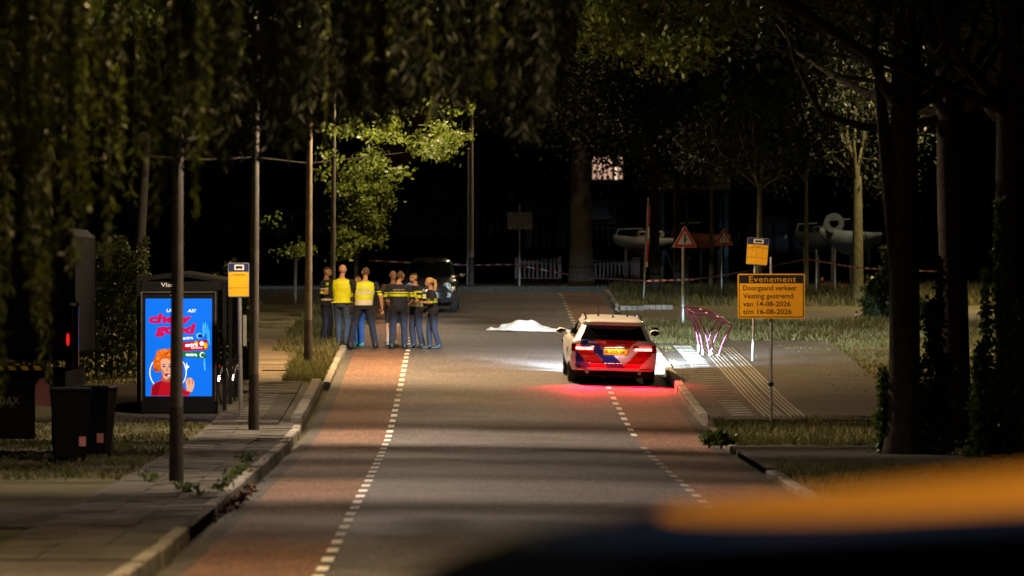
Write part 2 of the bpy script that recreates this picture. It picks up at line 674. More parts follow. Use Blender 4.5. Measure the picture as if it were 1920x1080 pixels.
# paving slabs one by one on the left footway
def slabs(parent, d0, d1, x0, nx, sz, top, m, gap=.014, skip=None):
    d = d0
    while d < d1:
        for i in range(nx):
            xa = x0 - i * sz
            if skip and skip(xa, d):
                continue
            t = top + RNG.normal() * .004
            mb = MB()
            a, b = d + gap / 2, d + sz - gap / 2
            l, r = xa - sz + gap / 2, xa - gap / 2
            tl = RNG.normal() * .003
            V = [(l, a, zr(a) + t - .05), (r, a, zr(a) + t - .05), (r, b, zr(b) + t - .05), (l, b, zr(b) + t - .05),
                 (l, a, zr(a) + t + tl), (r, a, zr(a) + t - tl), (r, b, zr(b) + t - tl), (l, b, zr(b) + t + tl)]
            mb.add(V, [(4, 5, 6, 7), (0, 1, 5, 4), (1, 2, 6, 5), (2, 3, 7, 6), (3, 0, 4, 7)])
            mb.build('paving_slab', m, parent)
        d += sz


slabs(footway, 54, 104, -2.96, 3, .5, .118, 'slab_concrete')
slabs(footway, 105, 121, -3.30, 2, .6, .150, 'slab_concrete')
# ribbed guidance tiles along the left platform
d = 105.4
while d < 121:
    mb = MB(); mb.box((-3.86, d, zr(d) + .130), (.42, .5, .06)); mb.build('guidance_tile', 'tactile_white', footway); d += .95
drive_left = flat_poly('driveway_left', [(-2.86, 61.5), (-2.86, 68), (-12, 67), (-12, 60.5)], .112, 'paver_brick')
shelter_floor = flat_poly('shelter_paving', [(-4.56, 106.5), (-4.56, 121), (-7.4, 121), (-7.4, 109)], .108, 'paver_brick')
path_left = flat_poly('footpath_left', [(-3.75, 121.6), (-3.95, 133), (-4.6, 143), (-6.4, 152), (-8.2, 152), (-6.6, 143), (-5.9, 133), (-5.8, 121.6)], .104, 'dry_path')
plat = sheet('platform_right', lambda d: (4.60, 8.55 + (d - 108.6) * .012), 108.6, 144.5, 1.5, .128, 'paver_brick')
d = 110.4
while d < 141:
    mb = MB(); mb.box((5.26, d, zr(d) + .104), (.42, .5, .06)); mb.build('guidance_tile', 'tactile_white', plat); d += .95
for i in range(9):
    xx = 5.66 + i * .085 + (.06 if i > 4 else 0)
    mb = MB()
    V = []
    ds = np.arange(109.6, 140, 2.0)
    for dd in ds:
        V += [(xx - .018, dd, zr(dd) + .12), (xx - .014, dd, zr(dd) + .139), (xx + .014, dd, zr(dd) + .139), (xx + .018, dd, zr(dd) + .12)]
    Fs = []
    for k in range(len(ds) - 1):
        for j in range(3):
            Fs.append((k * 4 + j, k * 4 + j + 1, k * 4 + 5 + j, k * 4 + 4 + j))
    mb.add(V, Fs); mb.build('guidance_rib', 'tactile_white', plat)
drive_right = flat_poly('driveway_right', [(4.46, 86.5), (4.46, 98), (9.5, 97.5), (9.5, 88.5)], .105, 'slab_concrete')
side_street = flat_poly('side_street', [(RK + .03, 161), (RK + .03, 170), (13, 166.5), (40, 160), (40, 152), (13, 159.5)], .102, 'paver_brick')


# lean everything laid on the ground so far to the right-hand gutter
for o in list(C.objects):
    if o.type == 'MESH':
        for v in o.data.vertices:
            v.co.z += fall(v.co.x, v.co.y)


# ------------------------------------------------------------------ street lamps: row along the left kerb
LAMP_COL = (1.0, .71, .38)


def street_lamp(x, d, label, h=9.0, arm=1.45, power=3400, r0=.09, tilt=0.0, light=True, col=LAMP_COL, group='street lamps along the left kerb', side=1, cone=150, post_m='post_grey'):
    base = zr(d) + .09
    t = thing('street_lamp', label, 'street lamp', (x, d, base), 0, group)
    mb = MB(); mb.tube([(0, 0, -.2), (0, 0, .3), (0, 0, 1.0)], [r0 * 1.12, r0 * 1.1, r0 * 1.02], 14)
    mb.build('base_sleeve', 'post_dark', t, True)
    mb = MB(); mb.tube([(0, 0, 1.0), (tilt * .4, 0, h * .5), (tilt, 0, h - .4)], [r0, r0 * .8, r0 * .55], 14)
    mb.build('post', post_m, t, True)
    mb = MB(); mb.tube([(tilt, 0, h - .45), (tilt + side * .25, 0, h - .02), (tilt + side * arm, 0, h + .1)], [r0 * .5, .04, .035], 10)
    mb.build('arm', 'post_grey', t, True)
    cx = tilt + side * (arm + .3)
    mb = MB(); mb.rbox((cx, 0, h + .12), (.72, .26, .11), .04); hd = mb.build('lamp_head', 'galvanised', t)
    lens = 'lamp_lens' if light else 'glass_dark'
    mb = MB(); mb.rbox((cx, 0, h + .052), (.5, .18, .024), .008); mb.build('lens', lens, hd)
    if light:
        l = bpy.data.lights.new('street_light', 'SPOT')
        l.energy = power; l.color = col; l.spot_size = R(cone); l.spot_blend = .7; l.shadow_soft_size = .30
        o = bpy.data.objects.new('street_light', l); C.objects.link(o); o.parent = hd; o.location = (cx, 0, h + .02)
    return t


mat('pole_pale', (.55, .50, .46), .5, noise=(5, .2))
mat('lamp_lens', (.9, .8, .6), .3, emit=(1, .7, .35), estr=12)
POW = {13: 3600, 51: 5600, 77: 5200, 102.5: 9500, 129: 17000, 156: 6000}
COLS = {13: (1, .62, .25), 51: (1, .68, .34), 77: (1, .76, .56), 102.5: (1, .75, .52), 129: (1, .64, .32), 156: (1, .74, .46)}
LBL = {13: 'street lamp nearest the viewer beside the willow, left side', 51: 'street lamp hidden behind the willow branches, left side',
       77: 'thick brown lamp post standing in front of the lit advertising panel', 102.5: 'lamp post at the kerb just right of the left bus stop sign',
       129: 'thin lamp post on the grass in front of the group of officers', 156: 'lamp post rising behind the leftmost officer'}
for d, px in ((13, None), (51, None), (77, 331), (102.5, 476), (129, 578), (156, 624)):
    x = -4.6 if px is None else (px - VX) * d / F
    street_lamp(x, d, LBL[d], power=POW[d], col=COLS[d], cone=168 if d == 102.5 else 150, arm=2.4 if px is None else 1.45, r0=.088 if d < 140 else .075, tilt=.06 if d > 70 else 0)
street_lamp(14.6, 141, 'street lamp over the right verge beyond the right edge', power=7000, side=-1, arm=2.0, group='street lamps along the side street', col=(1.0, .74, .38))
street_lamp(17.6, 168, 'added unseen lamp brightening the further warning sign, beyond the right edge', power=9000, side=-1, arm=3.2, group='street lamps along the side street', col=(1.0, .74, .38))  # added lamp out of view, there to brighten the further triangle sign
street_lamp(10.4, 205, 'added lamp brightening the boats, hidden behind the young forked tree', h=11.2, power=2400, arm=.6, group='added lamps on the quay', col=(1.0, .84, .58), r0=.06)  # added lamp with hidden post, there to brighten boats and hoist
# two thin posts side by side at the far kerb
street_lamp((884 - VX) * 186 / F, 186, 'tall pale lamp post at the far kerb in the middle', h=10.2, arm=2.0, power=1500, r0=.075, post_m='pole_pale',
            group='lamp posts at the far kerb')
p = thing('flag_pole', 'slim bright pole standing beside the tall far lamp post', 'pole', ((876.5 - VX) * 187 / F, 187, zr(187) + .09))
mb = MB(); mb.tube([(0, 0, -.2), (0.02, 0, 4.4)], [.035, .03], 8); mb.build('pole_shaft', 'galvanised', p, True)
mb = MB(); mb.ell((.02, 0, 4.42), (.05, .05, .05), 8, 6); mb.build('pole_cap', 'galvanised', p, True)
mb = MB(); mb.tube([(0, 0, 0), (0, 0, .12)], .06, 8); mb.build('pole_collar', 'galvanised', p, True)


# ------------------------------------------------------------------ leaves, trees
def leaf_quads(P, size, rng, aspect=.55, droop=.0, dirs=None):
    """one pointed leaf (a bent diamond of 2 quads folded along the midrib -> 1 quad here) at each point"""
    n = len(P)
    a = rng.normal(size=(n, 3)); a[:, 2] -= droop
    if dirs is not None:
        a = dirs + a * .35
    a /= np.linalg.norm(a, axis=1)[:, None] + 1e-9
    b = rng.normal(size=(n, 3))
    b -= a * (a * b).sum(1)[:, None]
    b /= np.linalg.norm(b, axis=1)[:, None] + 1e-9
    s = size * (.6 + .8 * rng.random(n))[:, None]
    V = np.stack([P, P + a * s * .45 + b * s * aspect * .5, P + a * s, P + a * s * .45 - b * s * aspect * .5], 1)
    return V.reshape(-1, 3)


def leaves_obj(name, V, m, parent=None):
    Q = np.arange(len(V), dtype=np.int32).reshape(-1, 4)
    return np_mesh(name, V, Q, m, parent)


def limb(mb, p, q, r0, r1, rng, bend=.15, n=5, sides=7):
    p, q = np.array(p, float), np.array(q, float)
    L = np.linalg.norm(q - p)
    off = rng.normal(size=3) * bend * L
    pts, rs = [], []
    for i in range(n + 1):
        t = i / n
        pts.append(tuple(p + (q - p) * t + off * math.sin(PI * t) + rng.normal(size=3) * .012 * L * (0 < i < n)))
        rs.append(r0 + (r1 - r0) * t)
    mb.tube(pts, rs, sides)
    return pts


def make_tree(name, label, base, trunk_h, r, crown, leaf_m, bark_m, nleaf, lsize, seed, group=None, lean=(0, 0), limbs=6, cat='tree', hole=.55, flare=1.35, twigs=4, clump=.5):
    """crown = (cx, cy, cz, rx, ry, rz) relative to base; clumps on twig ends, gaps between"""
    rng = np.random.default_rng(seed)
    t = thing(name, label, cat, base, 0, group)
    mb = MB()
    top = np.array((lean[0], lean[1], trunk_h))
    k1 = np.array((lean[0] * .3 + rng.normal() * .05 * r * 4, lean[1] * .3, trunk_h * .4))
    mb.tube([(0, 0, -.3), (0, 0, .1), tuple(k1 * .35), tuple(k1), tuple(k1 * .4 + top * .6), tuple(top)],
            [r * flare * 1.15, r * flare, r * 1.08, r * .95, r * .85, r * .72], 10)
    cc = np.array(crown[:3]); cr = np.array(crown[3:])
    P = []
    for i in range(limbs):
        dv = rng.normal(size=3); dv /= np.linalg.norm(dv)
        dv[2] = dv[2] * .8 + .15
        e = cc + dv * cr * .62
        st = top * (.86 + .14 * rng.random()) if i else top * .97
        pts = limb(mb, st, e, r * .5 * (.6 + .4 * rng.random()), r * .14, rng)
        for j in range(twigs):
            s0 = np.array(pts[rng.integers(2, len(pts))])
            d2 = rng.normal(size=3); d2 /= np.linalg.norm(d2)
            e2 = s0 + d2 * cr * .38
            limb(mb, s0, e2, r * .14, r * .04, rng, n=3, sides=5)
            P.append(e2)
        P.append(e)
    mb.build('trunk', bark_m, t, True)
    # clumps
    cl = list(P)
    while len(cl) < limbs * (twigs + 1) * 2:
        dv = rng.normal(size=3); dv /= np.linalg.norm(dv)
        cl.append(cc + dv * cr * (rng.random() ** .4))
    cl = np.array(cl)
    idx = rng.integers(0, len(cl), nleaf)
    sig = cr.mean() * .17 * (clump / .5)
    pts = cl[idx] + rng.normal(size=(nleaf, 3)) * sig * np.array((1, 1, .7))
    V = leaf_quads(pts, lsize, rng, droop=.5)
    leaves_obj('crown', V, leaf_m, t)
    return t
# ------------------------------------------------------------------ cars
mat('car_white', (.74, .77, .82), .28, coat=.5, noise=(3, .06))
mat('car_red', (.62, .012, .008), .3, coat=.4)
mat('car_blue', (.012, .03, .30), .3, coat=.4)
mat('car_black', (.028, .028, .031), .22, coat=.7)
mat('car_navy', (.006, .022, .12), .2, coat=.7)
mat('chrome', (.7, .7, .7), .12, 1.0)
mat('rim_grey', (.22, .22, .23), .35, .8)
mat('tail_dark', (.12, .004, .004), .15, coat=.6)
mat('tail_lit', (.8, .02, .02), .3, emit=(1, .05, .04), estr=26)
mat('reflector_red', (.30, .006, .006), .2)
mat('plate_yellow', (.90, .58, .02), .4)
mat('plate_lit', (.90, .58, .02), .4)
mat('interior', (.02, .02, .021), .8)
mat('lamp_clear', (.75, .78, .82), .08, .6)
mat('amber', (.8, .25, .01), .3)


def car_shell(tab, nr=48, ns=14, nf=24, br=.16, bf=.30, pr=5, pf=3):
    """tab rows: z, y_rear, y_front, half width. returns points per slice and outline tags"""
    rings = []
    for z, yr, yf, w in tab:
        ring = []
        ym = (yr + yf) / 2
        hl = (yf - yr) / 2
        brk = min(br, hl * .5); bfk = min(bf, hl * .5)

        def wy(y):
            u = (y - ym) / hl
            return w * (1 - .05 * abs(u) ** 4)
        for i in range(nr):
            u = -1 + 2 * i / nr
            ring.append((u * wy(yr + brk) , yr + brk * abs(u) ** pr, z))
        for i in range(ns):
            y = yr + brk + (yf - bfk - yr - brk) * i / ns
            ring.append((wy(y), y, z))
        for i in range(nf):
            u = 1 - 2 * i / nf
            ring.append((u * wy(yf - bfk), yf - bfk * abs(u) ** pf, z))
        for i in range(ns):
            y = yf - bfk + (yr + brk - yf + bfk) * i / ns
            ring.append((-wy(y), y, z))
        rings.append(ring)
    return rings


def dense(tab, dz):
    zs = [t[0] for t in tab]
    z = np.arange(zs[0], zs[-1], dz).tolist() + [zs[-1]]
    return [tuple([q] + [float(np.interp(q, zs, [t[k] for t in tab])) for k in (1, 2, 3)]) for q in z]


def shell_parts(rings, classify, roof_key='paint'):
    """split the faces of the shell by classify(centre, zone) into MBs"""
    parts = {}
    n = len(rings[0])
    for i in range(len(rings) - 1):
        for j in range(n):
            k = (j + 1) % n
            P = [rings[i][j], rings[i][k], rings[i + 1][k], rings[i + 1][j]]
            c = [sum(p[q] for p in P) / 4 for q in range(3)]
            key = classify(c, j)
            parts.setdefault(key, []).append((i * n + j, i * n + k, (i + 1) * n + k, (i + 1) * n + j))
    parts.setdefault(roof_key, []).append(tuple((len(rings) - 1) * n + j for j in range(n)))
    V = [p for r in rings for p in r]
    out = {}
    for key, fs in parts.items():
        used = sorted({i for f in fs for i in f})
        mp = {u: q for q, u in enumerate(used)}
        mb = MB(); mb.add([V[u] for u in used], [tuple(mp[i] for i in f) for f in fs])
        out[key] = mb
    return out


def wheel(parent, x, y, r=.335, w=.23, m='rim_grey'):
    s = 1 if x > 0 else -1
    mb = MB()
    prof = [(.0 + r * .62, -w / 2), (r * .93, -w / 2), (r, -w / 2 + .03), (r, w / 2 - .03), (r * .93, w / 2), (r * .62, w / 2), (r * .62, -w / 2)]
    n = 28
    V = [(x + b, y + a * math.cos(2 * PI * k / n), r + a * math.sin(2 * PI * k / n)) for a, b in prof for k in range(n)]
    Fs = []
    for i in range(len(prof) - 1):
        for k in range(n):
            l = (k + 1) % n
            Fs.append((i * n + k, i * n + l, (i + 1) * n + l, (i + 1) * n + k))
    mb.add(V, Fs)
    o = mb.build('wheel', 'rubber', parent, True)
    mb = MB()
    xo = x + s * (w / 2 - .03)
    for k in range(5):
        a = 2 * PI * k / 5
        mb.add([(xo, y + math.cos(a - .2) * r * .16, r + math.sin(a - .2) * r * .16), (xo, y + math.cos(a - .13) * r * .63, r + math.sin(a - .13) * r * .63),
                (xo, y + math.cos(a + .13) * r * .63, r + math.sin(a + .13) * r * .63), (xo, y + math.cos(a + .2) * r * .16, r + math.sin(a + .2) * r * .16)], [(0, 1, 2, 3)])
    mb.tube([(xo - s * .06, y, r), (xo + s * .01, y, r)], r * .18, 10)
    mb.build('rim', m, o)
    return o


# ------------------------------------------------------------------ the police estate car
pos = gp(1147, 719.0)
axle = pos[1]
CARX, CARD = (1149 - VX) * (axle - 1.0) / F, axle - 1.08
slope = (zr(axle + 3.2) - zr(axle)) / 3.2
police = thing('police_car', 'white police estate car with red and blue chevrons and lit tail lights', 'car', (CARX, CARD, zg(CARX, CARD) + .012))
roll = .030
police.rotation_euler = (math.atan(slope), roll, R(1.0))
TAB = [(.20, .34, 4.66, .78), (.27, .14, 4.80, .87), (.36, .04, 4.88, .90), (.48, .0, 4.93, .925), (.60, .01, 4.93, .94), (.70, .05, 4.88, .943),
       (.78, .07, 4.80, .938), (.85, .09, 4.62, .925), (.90, .11, 4.25, .905), (.935, .13, 3.80, .87), (.95, .15, 3.70, .845), (1.05, .27, 3.50, .785),
       (1.15, .38, 3.29, .735), (1.24, .48, 3.06, .685), (1.275, .46, 2.98, .66), (1.30, .40, 2.90, .64), (1.32, .42, 2.80, .62), (1.36, .60, 2.60, .575), (1.39, 1.0, 2.4, .50), (1.405, 1.4, 2.1, .38)]
rings = car_shell(dense(TAB, .0165), nr=96, br=.17, pr=6)
NR = 96


def police_cls(c, j):
    x, y, z = c
    if j < NR and z < 1.30 or (j >= NR and y < .30 and z < .95):     # rear face
        X = 692 + x * 497; Y = 875 - z * 497
        if .945 < z < 1.245 and abs(x) < .70 - (z - .945) * .42:
            return 'rear_window'
        if z < .30:
            return 'black'
        if z < .365 or j >= NR:
            return 'paint'
        if abs(x) > .80:
            return 'paint'
        if z > .745:
            if z > .945 or abs(x) > .70: return 'paint'
            if X < 490 + (Y - 400) * .85: return 'blue'
            if X < 920 - (Y - 425) * 1.2: return 'red'
            return 'paint'
        t = X - .95 * (Y - 700); t2 = X + .95 * (Y - 700)
        if t < 465: return 'blue'
        if t < 640: return 'red'
        if t < 825: return 'blue'
        if 770 < t2 < 950: return 'red'
        return 'paint'
    if z < .30:
        return 'black'
    if .955 < z < 1.25:
        if y > 2.9: return 'windscreen'
        if abs((y - (.95 + (z - .95) * .9))) < .05 or abs(y - 1.62) < .05 or abs(y - 2.62) < .05: return 'paint'
        if y < .62 + (z - .95) * .9: return 'paint'
        return 'side_window' + ('L' if x < 0 else 'R')
    return 'paint'


sp = shell_parts(rings, police_cls)
body = sp['paint'].build('body', 'car_white', police, True)
sp['black'].build('lower_bumper', 'black_plastic', police, True)
sp['red'].build('red_stripe', 'car_red', body, True)
sp['blue'].build('blue_stripe', 'car_blue', body, True)
sp['rear_window'].build('rear_window', 'glass_dark', police, True)
sp['windscreen'].build('windscreen', 'glass_dark', police, True)
for q in 'LR': sp['side_window' + q].build('side_window', 'glass_dark', police, True)
mb = MB(); mb.box((0, 2.45, .19), (1.5, 4.2, .06)); mb.build('underbody', 'black_plastic', police)
for sx in (-1, 1):
    wheel(police, sx * .80, 1.08); wheel(police, sx * .80, 4.0)
    for yy in (1.08, 4.0):      # dark wheel arches
        mb = MB()
        n = 18
        V, Fs = [], []
        for k in range(n + 1):
            a = PI * k / n
            for rr in (.345, .42):
                V.append((sx * .949, yy + rr * math.cos(a), .34 + rr * math.sin(a)))
        for k in range(n):
            Fs.append((2 * k, 2 * k + 1, 2 * k + 3, 2 * k + 2))
        mb.add(V, Fs); mb.build('wheel_arch', 'black_plastic', police)
# tail lamps
for sx in (-1, 1):
    mb = MB()
    poly = [(sx * .40, .80), (sx * .42, .835), (sx * .78, .865), (sx * .895, .85), (sx * .885, .70), (sx * .80, .69), (sx * .52, .71)]
    if sx < 0: poly = poly[::-1]

    def yrear(x, z):
        return float(np.interp(z, [t[0] for t in TAB], [t[1] for t in TAB])) + .17 * abs(x / .93) ** 6
    V = [(p[0], yrear(*p) - .018, p[1]) for p in poly] + [(p[0], yrear(*p) + .05, p[1]) for p in poly]
    m_ = len(poly)
    mb.add(V, [tuple(range(m_))] + [(k, m_ + k, m_ + (k + 1) % m_, (k + 1) % m_) for k in range(m_)])
    hs = mb.build('tail_lamp', 'tail_dark', police)
    for xa, xb in ((.44, .60), (.615, .80)):
        mb = MB()
        xm = (xa + xb) / 2
        mb.add([(sx * xa, yrear(xa, .76) - .023, .735), (sx * xb, yrear(xb, .76) - .026, .735), (sx * xb, yrear(xb, .78) - .026, .79), (sx * xa, yrear(xa, .78) - .023, .785)], [(0, 1, 2, 3) if sx > 0 else (3, 2, 1, 0)])
        mb.build('light_bar', 'tail_lit', hs)
    l = bpy.data.lights.new('tail_light', 'AREA'); l.shape = 'RECTANGLE'; l.size = .4; l.size_y = .05; l.energy = 130; l.spread = R(108); l.color = (1, .0, .03)
    o = bpy.data.objects.new('tail_light', l); C.objects.link(o); o.parent = hs
    o.location = (sx * .62, -.20, .72); o.rotation_euler = (R(-36), 0, 0)
# number plate and its lamp, emblem, handle, trims
mb = MB(); mb.rbox((.02, .025, .70), (.54, .02, .125), .006); pl = mb.build('number_plate', 'plate_yellow', police)
mb = MB(); mb.box((-.232, .0128, .70), (.036, .004, .11)); mb.build('plate_band', 'car_blue', pl)
text_part('R-305-SK', pl, 'sign_black', .04, .662, .0135, w=.44, h=.075, bold=.015)
mb = MB(); mb.box((.02, .045, .79), (.62, .05, .02)); mb.build('plate_trim', 'chrome', police)
l = bpy.data.lights.new('plate_light', 'AREA'); l.shape = 'RECTANGLE'; l.size = .4; l.size_y = .02; l.energy = .9; l.color = (1, .95, .85)
o = bpy.data.objects.new('plate_light', l); C.objects.link(o); o.parent = pl; o.location = (.02, -.06, .80); o.rotation_euler = (R(25), 0, 0)
text_part('POLITIE', body, 'sign_white', -.35, .875, .075, w=.37, h=.045, bold=.01)
text_part('07-3367', body, 'sign_white', -.31, .58, -.012, w=.21, h=.03, rot=-.78, name='lettering')
for k in range(4):
    mb = MB(); mb.ring((.05 + k * .05, .845), .033, .026, .070, .078, 16); mb.build('emblem_ring', 'chrome', body)
mb = MB(); mb.tube([(-.62, .02, .50), (-.55, -.012, .462), (0, -.02, .458), (.55, -.012, .462), (.62, .02, .50)], .011, 6); mb.build('bumper_trim', 'chrome', police, True)
for sx in (-1, 1):
    mb = MB(); mb.box((sx * .68, .075, .345), (.25, .05, .03)); mb.build('reflector', 'reflector_red', police)
    mb = MB(); mb.tube([(sx * .55, .07, .27), (sx * .55, .30, .27)], (.045), 10); mb.build('exhaust', 'chrome', police, True)
    # mirror
    mb = MB(); mb.ell((sx * 1.01, 3.22, .99), (.115, .07, .068), 12, 8); mb.tube([(sx * .86, 3.26, .93), (sx * .96, 3.24, .96)], .03, 6)
    mr = mb.build('wing_mirror', 'white_paint', police, True)
    mb = MB(); mb.ell((sx * 1.01, 3.165, .985), (.095, .03, .052), 12, 8); mb.build('mirror_glass', 'glass_dark', mr, True)
    # roof rail
    mb = MB(); mb.tube([(sx * .60, .70, 1.325), (sx * .585, .86, 1.405), (sx * .575, 1.8, 1.435), (sx * .575, 2.5, 1.40), (sx * .60, 2.75, 1.335)], .017, 6)
    mb.build('roof_rail', 'chrome', police, True)
mb = MB(); mb.box((1.02, 3.16, 1.09), (.12, .05, .05)); mb.build('search_lamp', 'black_plastic', police)
mb = MB(); mb.tube([(0, .16, .955), (-.02, .20, .99), (-.30, .245, 1.035)], .010, 5); mb.build('rear_wiper', 'black_plastic', police)
for x_, hh in ((-.30, .24), (.32, .20)):
    mb = MB(); mb.tube([(x_, 1.3, 1.39), (x_, 1.3, 1.43)], .02, 8); mb.tube([(x_, 1.3, 1.43), (x_, 1.26, 1.43 + hh)], .005, 5); mb.build('antenna', 'black_plastic', police)
mb = MB(); mb.add([(-.03, 1.0, 1.385), (.03, 1.0, 1.385), (.012, 1.22, 1.395), (-.012, 1.22, 1.395), (0, 1.02, 1.45), (0, 1.08, 1.455)],
                  [(0, 1, 4), (1, 2, 5, 4), (2, 3, 5), (3, 0, 4, 5)]); mb.build('fin_antenna', 'black_plastic', police)
# cage behind the rear window, light bar seen edge-on and dashboard screen
mb = MB()
for k in range(9): mb.tube([(-.5 + k * .125, 1.55, .75), (-.5 + k * .115, 1.55, 1.27)], .006, 4)
for k in range(5): mb.tube([(-.55, 1.55, .85 + k * .1), (.5, 1.55, .85 + k * .1)], .006, 4)
mb.build('cage', 'black_metal', police)
# headlamps: lamps behind an added, unseen bar that cuts the beam off at the top
mb = MB(); mb.box((0, 5.145, .659 + .03), (1.86, .012, .06)); mb.box((0, 5.05, .716), (1.86, .2, .006)); mb.build('added_beam_shield', 'black_plastic', police)
for sx in (-1, 1):
    mb = MB(); mb.rbox((sx * .70, 4.86, .66), (.36, .10, .12), .03); hl = mb.build('headlamp', 'lamp_clear', police)
    for en, sz, el in ((30000 if sx > 0 else 17000, 50, 89.0), (5600 if sx > 0 else 1700, 118, 86)):
        l = bpy.data.lights.new('headlight', 'SPOT'); l.energy = en; l.color = (.66, .85, 1.0); l.spot_size = R(sz); l.spot_blend = 1.0; l.shadow_soft_size = .002
        o = bpy.data.objects.new('headlight', l); C.objects.link(o); o.parent = hl
        o.location = (sx * .70, 4.99, .66); o.rotation_euler = (R(el), 0, -R(8) if sx > 0 else 0)

# ------------------------------------------------------------------ the small black car facing the viewer
bp = gp(806, 588)
small = thing('small_black_car', 'small dark hatchback with round headlamps parked behind the officers', 'car', ((804 - VX) * bp[1] / F, bp[1] + .6, zr(bp[1] + .6) + .01))
small.rotation_euler = (-math.atan(.024), 0, PI - R(1.5))
# local: rear y=0, front +y (towards the viewer after the turn)
TS = [(.18, .25, 3.40, .68), (.28, .08, 3.52, .77), (.40, .02, 3.56, .80), (.60, .0, 3.55, .815), (.74, .04, 3.48, .81), (.84, .06, 3.35, .80), (.92, .08, 3.10, .78), (.98, .10, 2.70, .75),
      (1.02, .12, 2.50, .735), (1.12, .18, 2.36, .70), (1.24, .25, 2.18, .655), (1.36, .34, 1.98, .605), (1.43, .42, 1.80, .56), (1.48, .55, 1.55, .48), (1.50, .8, 1.3, .3)]
SH = dense(TS, .035)
off = -3.0
rg = [[(p[0], p[1] + off, p[2]) for p in r] for r in car_shell(SH, nr=28, nf=60, bf=.34, pf=3, br=.2, pr=3)]


def small_cls(c, j):
    x, y, z = c
    y -= off
    if 1.0 < z < 1.40:
        if 28 + 14 <= j < 28 + 14 + 60:
            return 'windscreen' if abs(x) < .66 - (z - 1.0) * .33 else 'paint'
        if j < 28: return 'rear'
        if abs(y - 1.25) < .06 or y > 2.45 - (z - 1.0) * 1.2: return 'paint'
        return 'side' + ('L' if x < 0 else 'R')
    if z < .30: return 'black'
    return 'paint'


sp = shell_parts(rg, small_cls)
sbody = sp['paint'].build('body', 'car_black', small, True)
sp['black'].build('lower_bumper', 'black_plastic', small, True)
mat('glass_clear', (.02, .022, .025), .04, spec=.6)
for k, nme in (('windscreen', 'windscreen'), ('rear', 'rear_window'), ('sideL', 'side_window'), ('sideR', 'side_window')):
    sp[k].build(nme, 'glass_dark', small, True)
for sx in (-1, 1):
    wheel(small, sx * .70, .62 + off, .29, .19); wheel(small, sx * .70, 2.95 + off, .29, .19)


def yfr(x, z):
    return float(np.interp(z, [t[0] for t in TS], [t[2] for t in TS])) - .34 * abs(x / .81) ** 3 + off


for sx in (-1, 1):
    for nme, x_, z_, r_, m_ in (('headlamp', .53, .73, .105, 'lamp_clear'), ('fog_lamp', .57, .50, .065, 'lamp_clear'), ('indicator', .66, .62, .035, 'amber')):
        y_ = yfr(x_, z_)
        mb = MB(); mb.ring((sx * x_, z_), r_ * 1.15, r_, y_ - .03, y_ + .02, 20); rr = mb.build(nme, 'chrome', small)
        mb = MB(); mb.ell((sx * x_, y_ - .02, z_), (r_, .035, r_), 14, 8); mb.build('lens', m_, rr, True)
    mb = MB(); mb.ell((sx * .90, 2.28 + off, 1.04), (.10, .06, .07), 10, 8); mb.tube([(sx * .73, 2.3 + off, 1.0), (sx * .84, 2.28 + off, 1.02)], .02, 6); mb.build('wing_mirror', 'chrome', small, True)
    mb = MB(); mb.ell((sx * .30, 1.45 + off, 1.18), (.10, .06, .11), 10, 8); mb.build('headrest', 'interior', small, True)
mb = MB(); mb.box((0, yfr(0, .46) + .005, .46), (.52, .02, .115)); pl = mb.build('number_plate', 'plate_yellow', small)
mb = MB(); mb.rbox((0, yfr(0, .33) + .0, .33), (.70, .05, .09), .02); mb.build('grille', 'black_plastic', small)
mb = MB(); mb.tube([(-.34, yfr(.34, .66), .66), (0, yfr(0, .66) + .012, .655), (.34, yfr(.34, .66), .66)], .014, 6); mb.build('chrome_trim', 'chrome', small, True)
mb = MB(); mb.tube([(-.55, yfr(.5, 1.0) - .0, 1.012), (.1, yfr(.1, 1.03) + .01, 1.03)], .009, 5); mb.build('wiper', 'black_plastic', small)
mb = MB(); mb.box((.0, 2.02 + off, 1.40), (.24, .03, .06)); mb.build('rear_view_mirror', 'interior', small)

# ------------------------------------------------------------------ the near car, far out of focus
near = thing('near_car', 'blurred dark blue car close to the viewer, orange lamplight painted on its roof', 'car', (2.52, 11.0, zr(11) + .055))
near.rotation_euler = (-.05, 0, R(90))
TN = [(.2, .2, 4.2, .75), (.35, .03, 4.35, .86), (.6, 0, 4.38, .88), (.8, .05, 4.25, .87), (.92, .08, 3.7, .84), (.98, .12, 3.1, .80), (1.1, .22, 2.9, .76), (1.25, .36, 2.6, .69),
      (1.33, .46, 2.42, .66), (1.36, .50, 2.22, .62), (1.38, .56, 1.95, .58), (1.395, .66, 1.7, .53), (1.41, .78, 1.5, .46), (1.42, .9, 1.35, .36), (1.426, 1.0, 1.2, .25)]
rg = car_shell(dense(TN, .03), nr=28, br=.2, pr=3)


def near_cls(c, j):
    x, y, z = c
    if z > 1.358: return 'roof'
    if z > .98 and z < 1.33:
        if j < 28: return 'rear' if abs(x) < .68 - (z - .98) * .3 else 'paint'
        if 28 + 14 <= j < 28 + 14 + 24: return 'wind'
        return ('sideL' if x < 0 else 'sideR') if .7 < y < 2.6 else 'paint'
    return 'black' if z < .3 else 'paint'


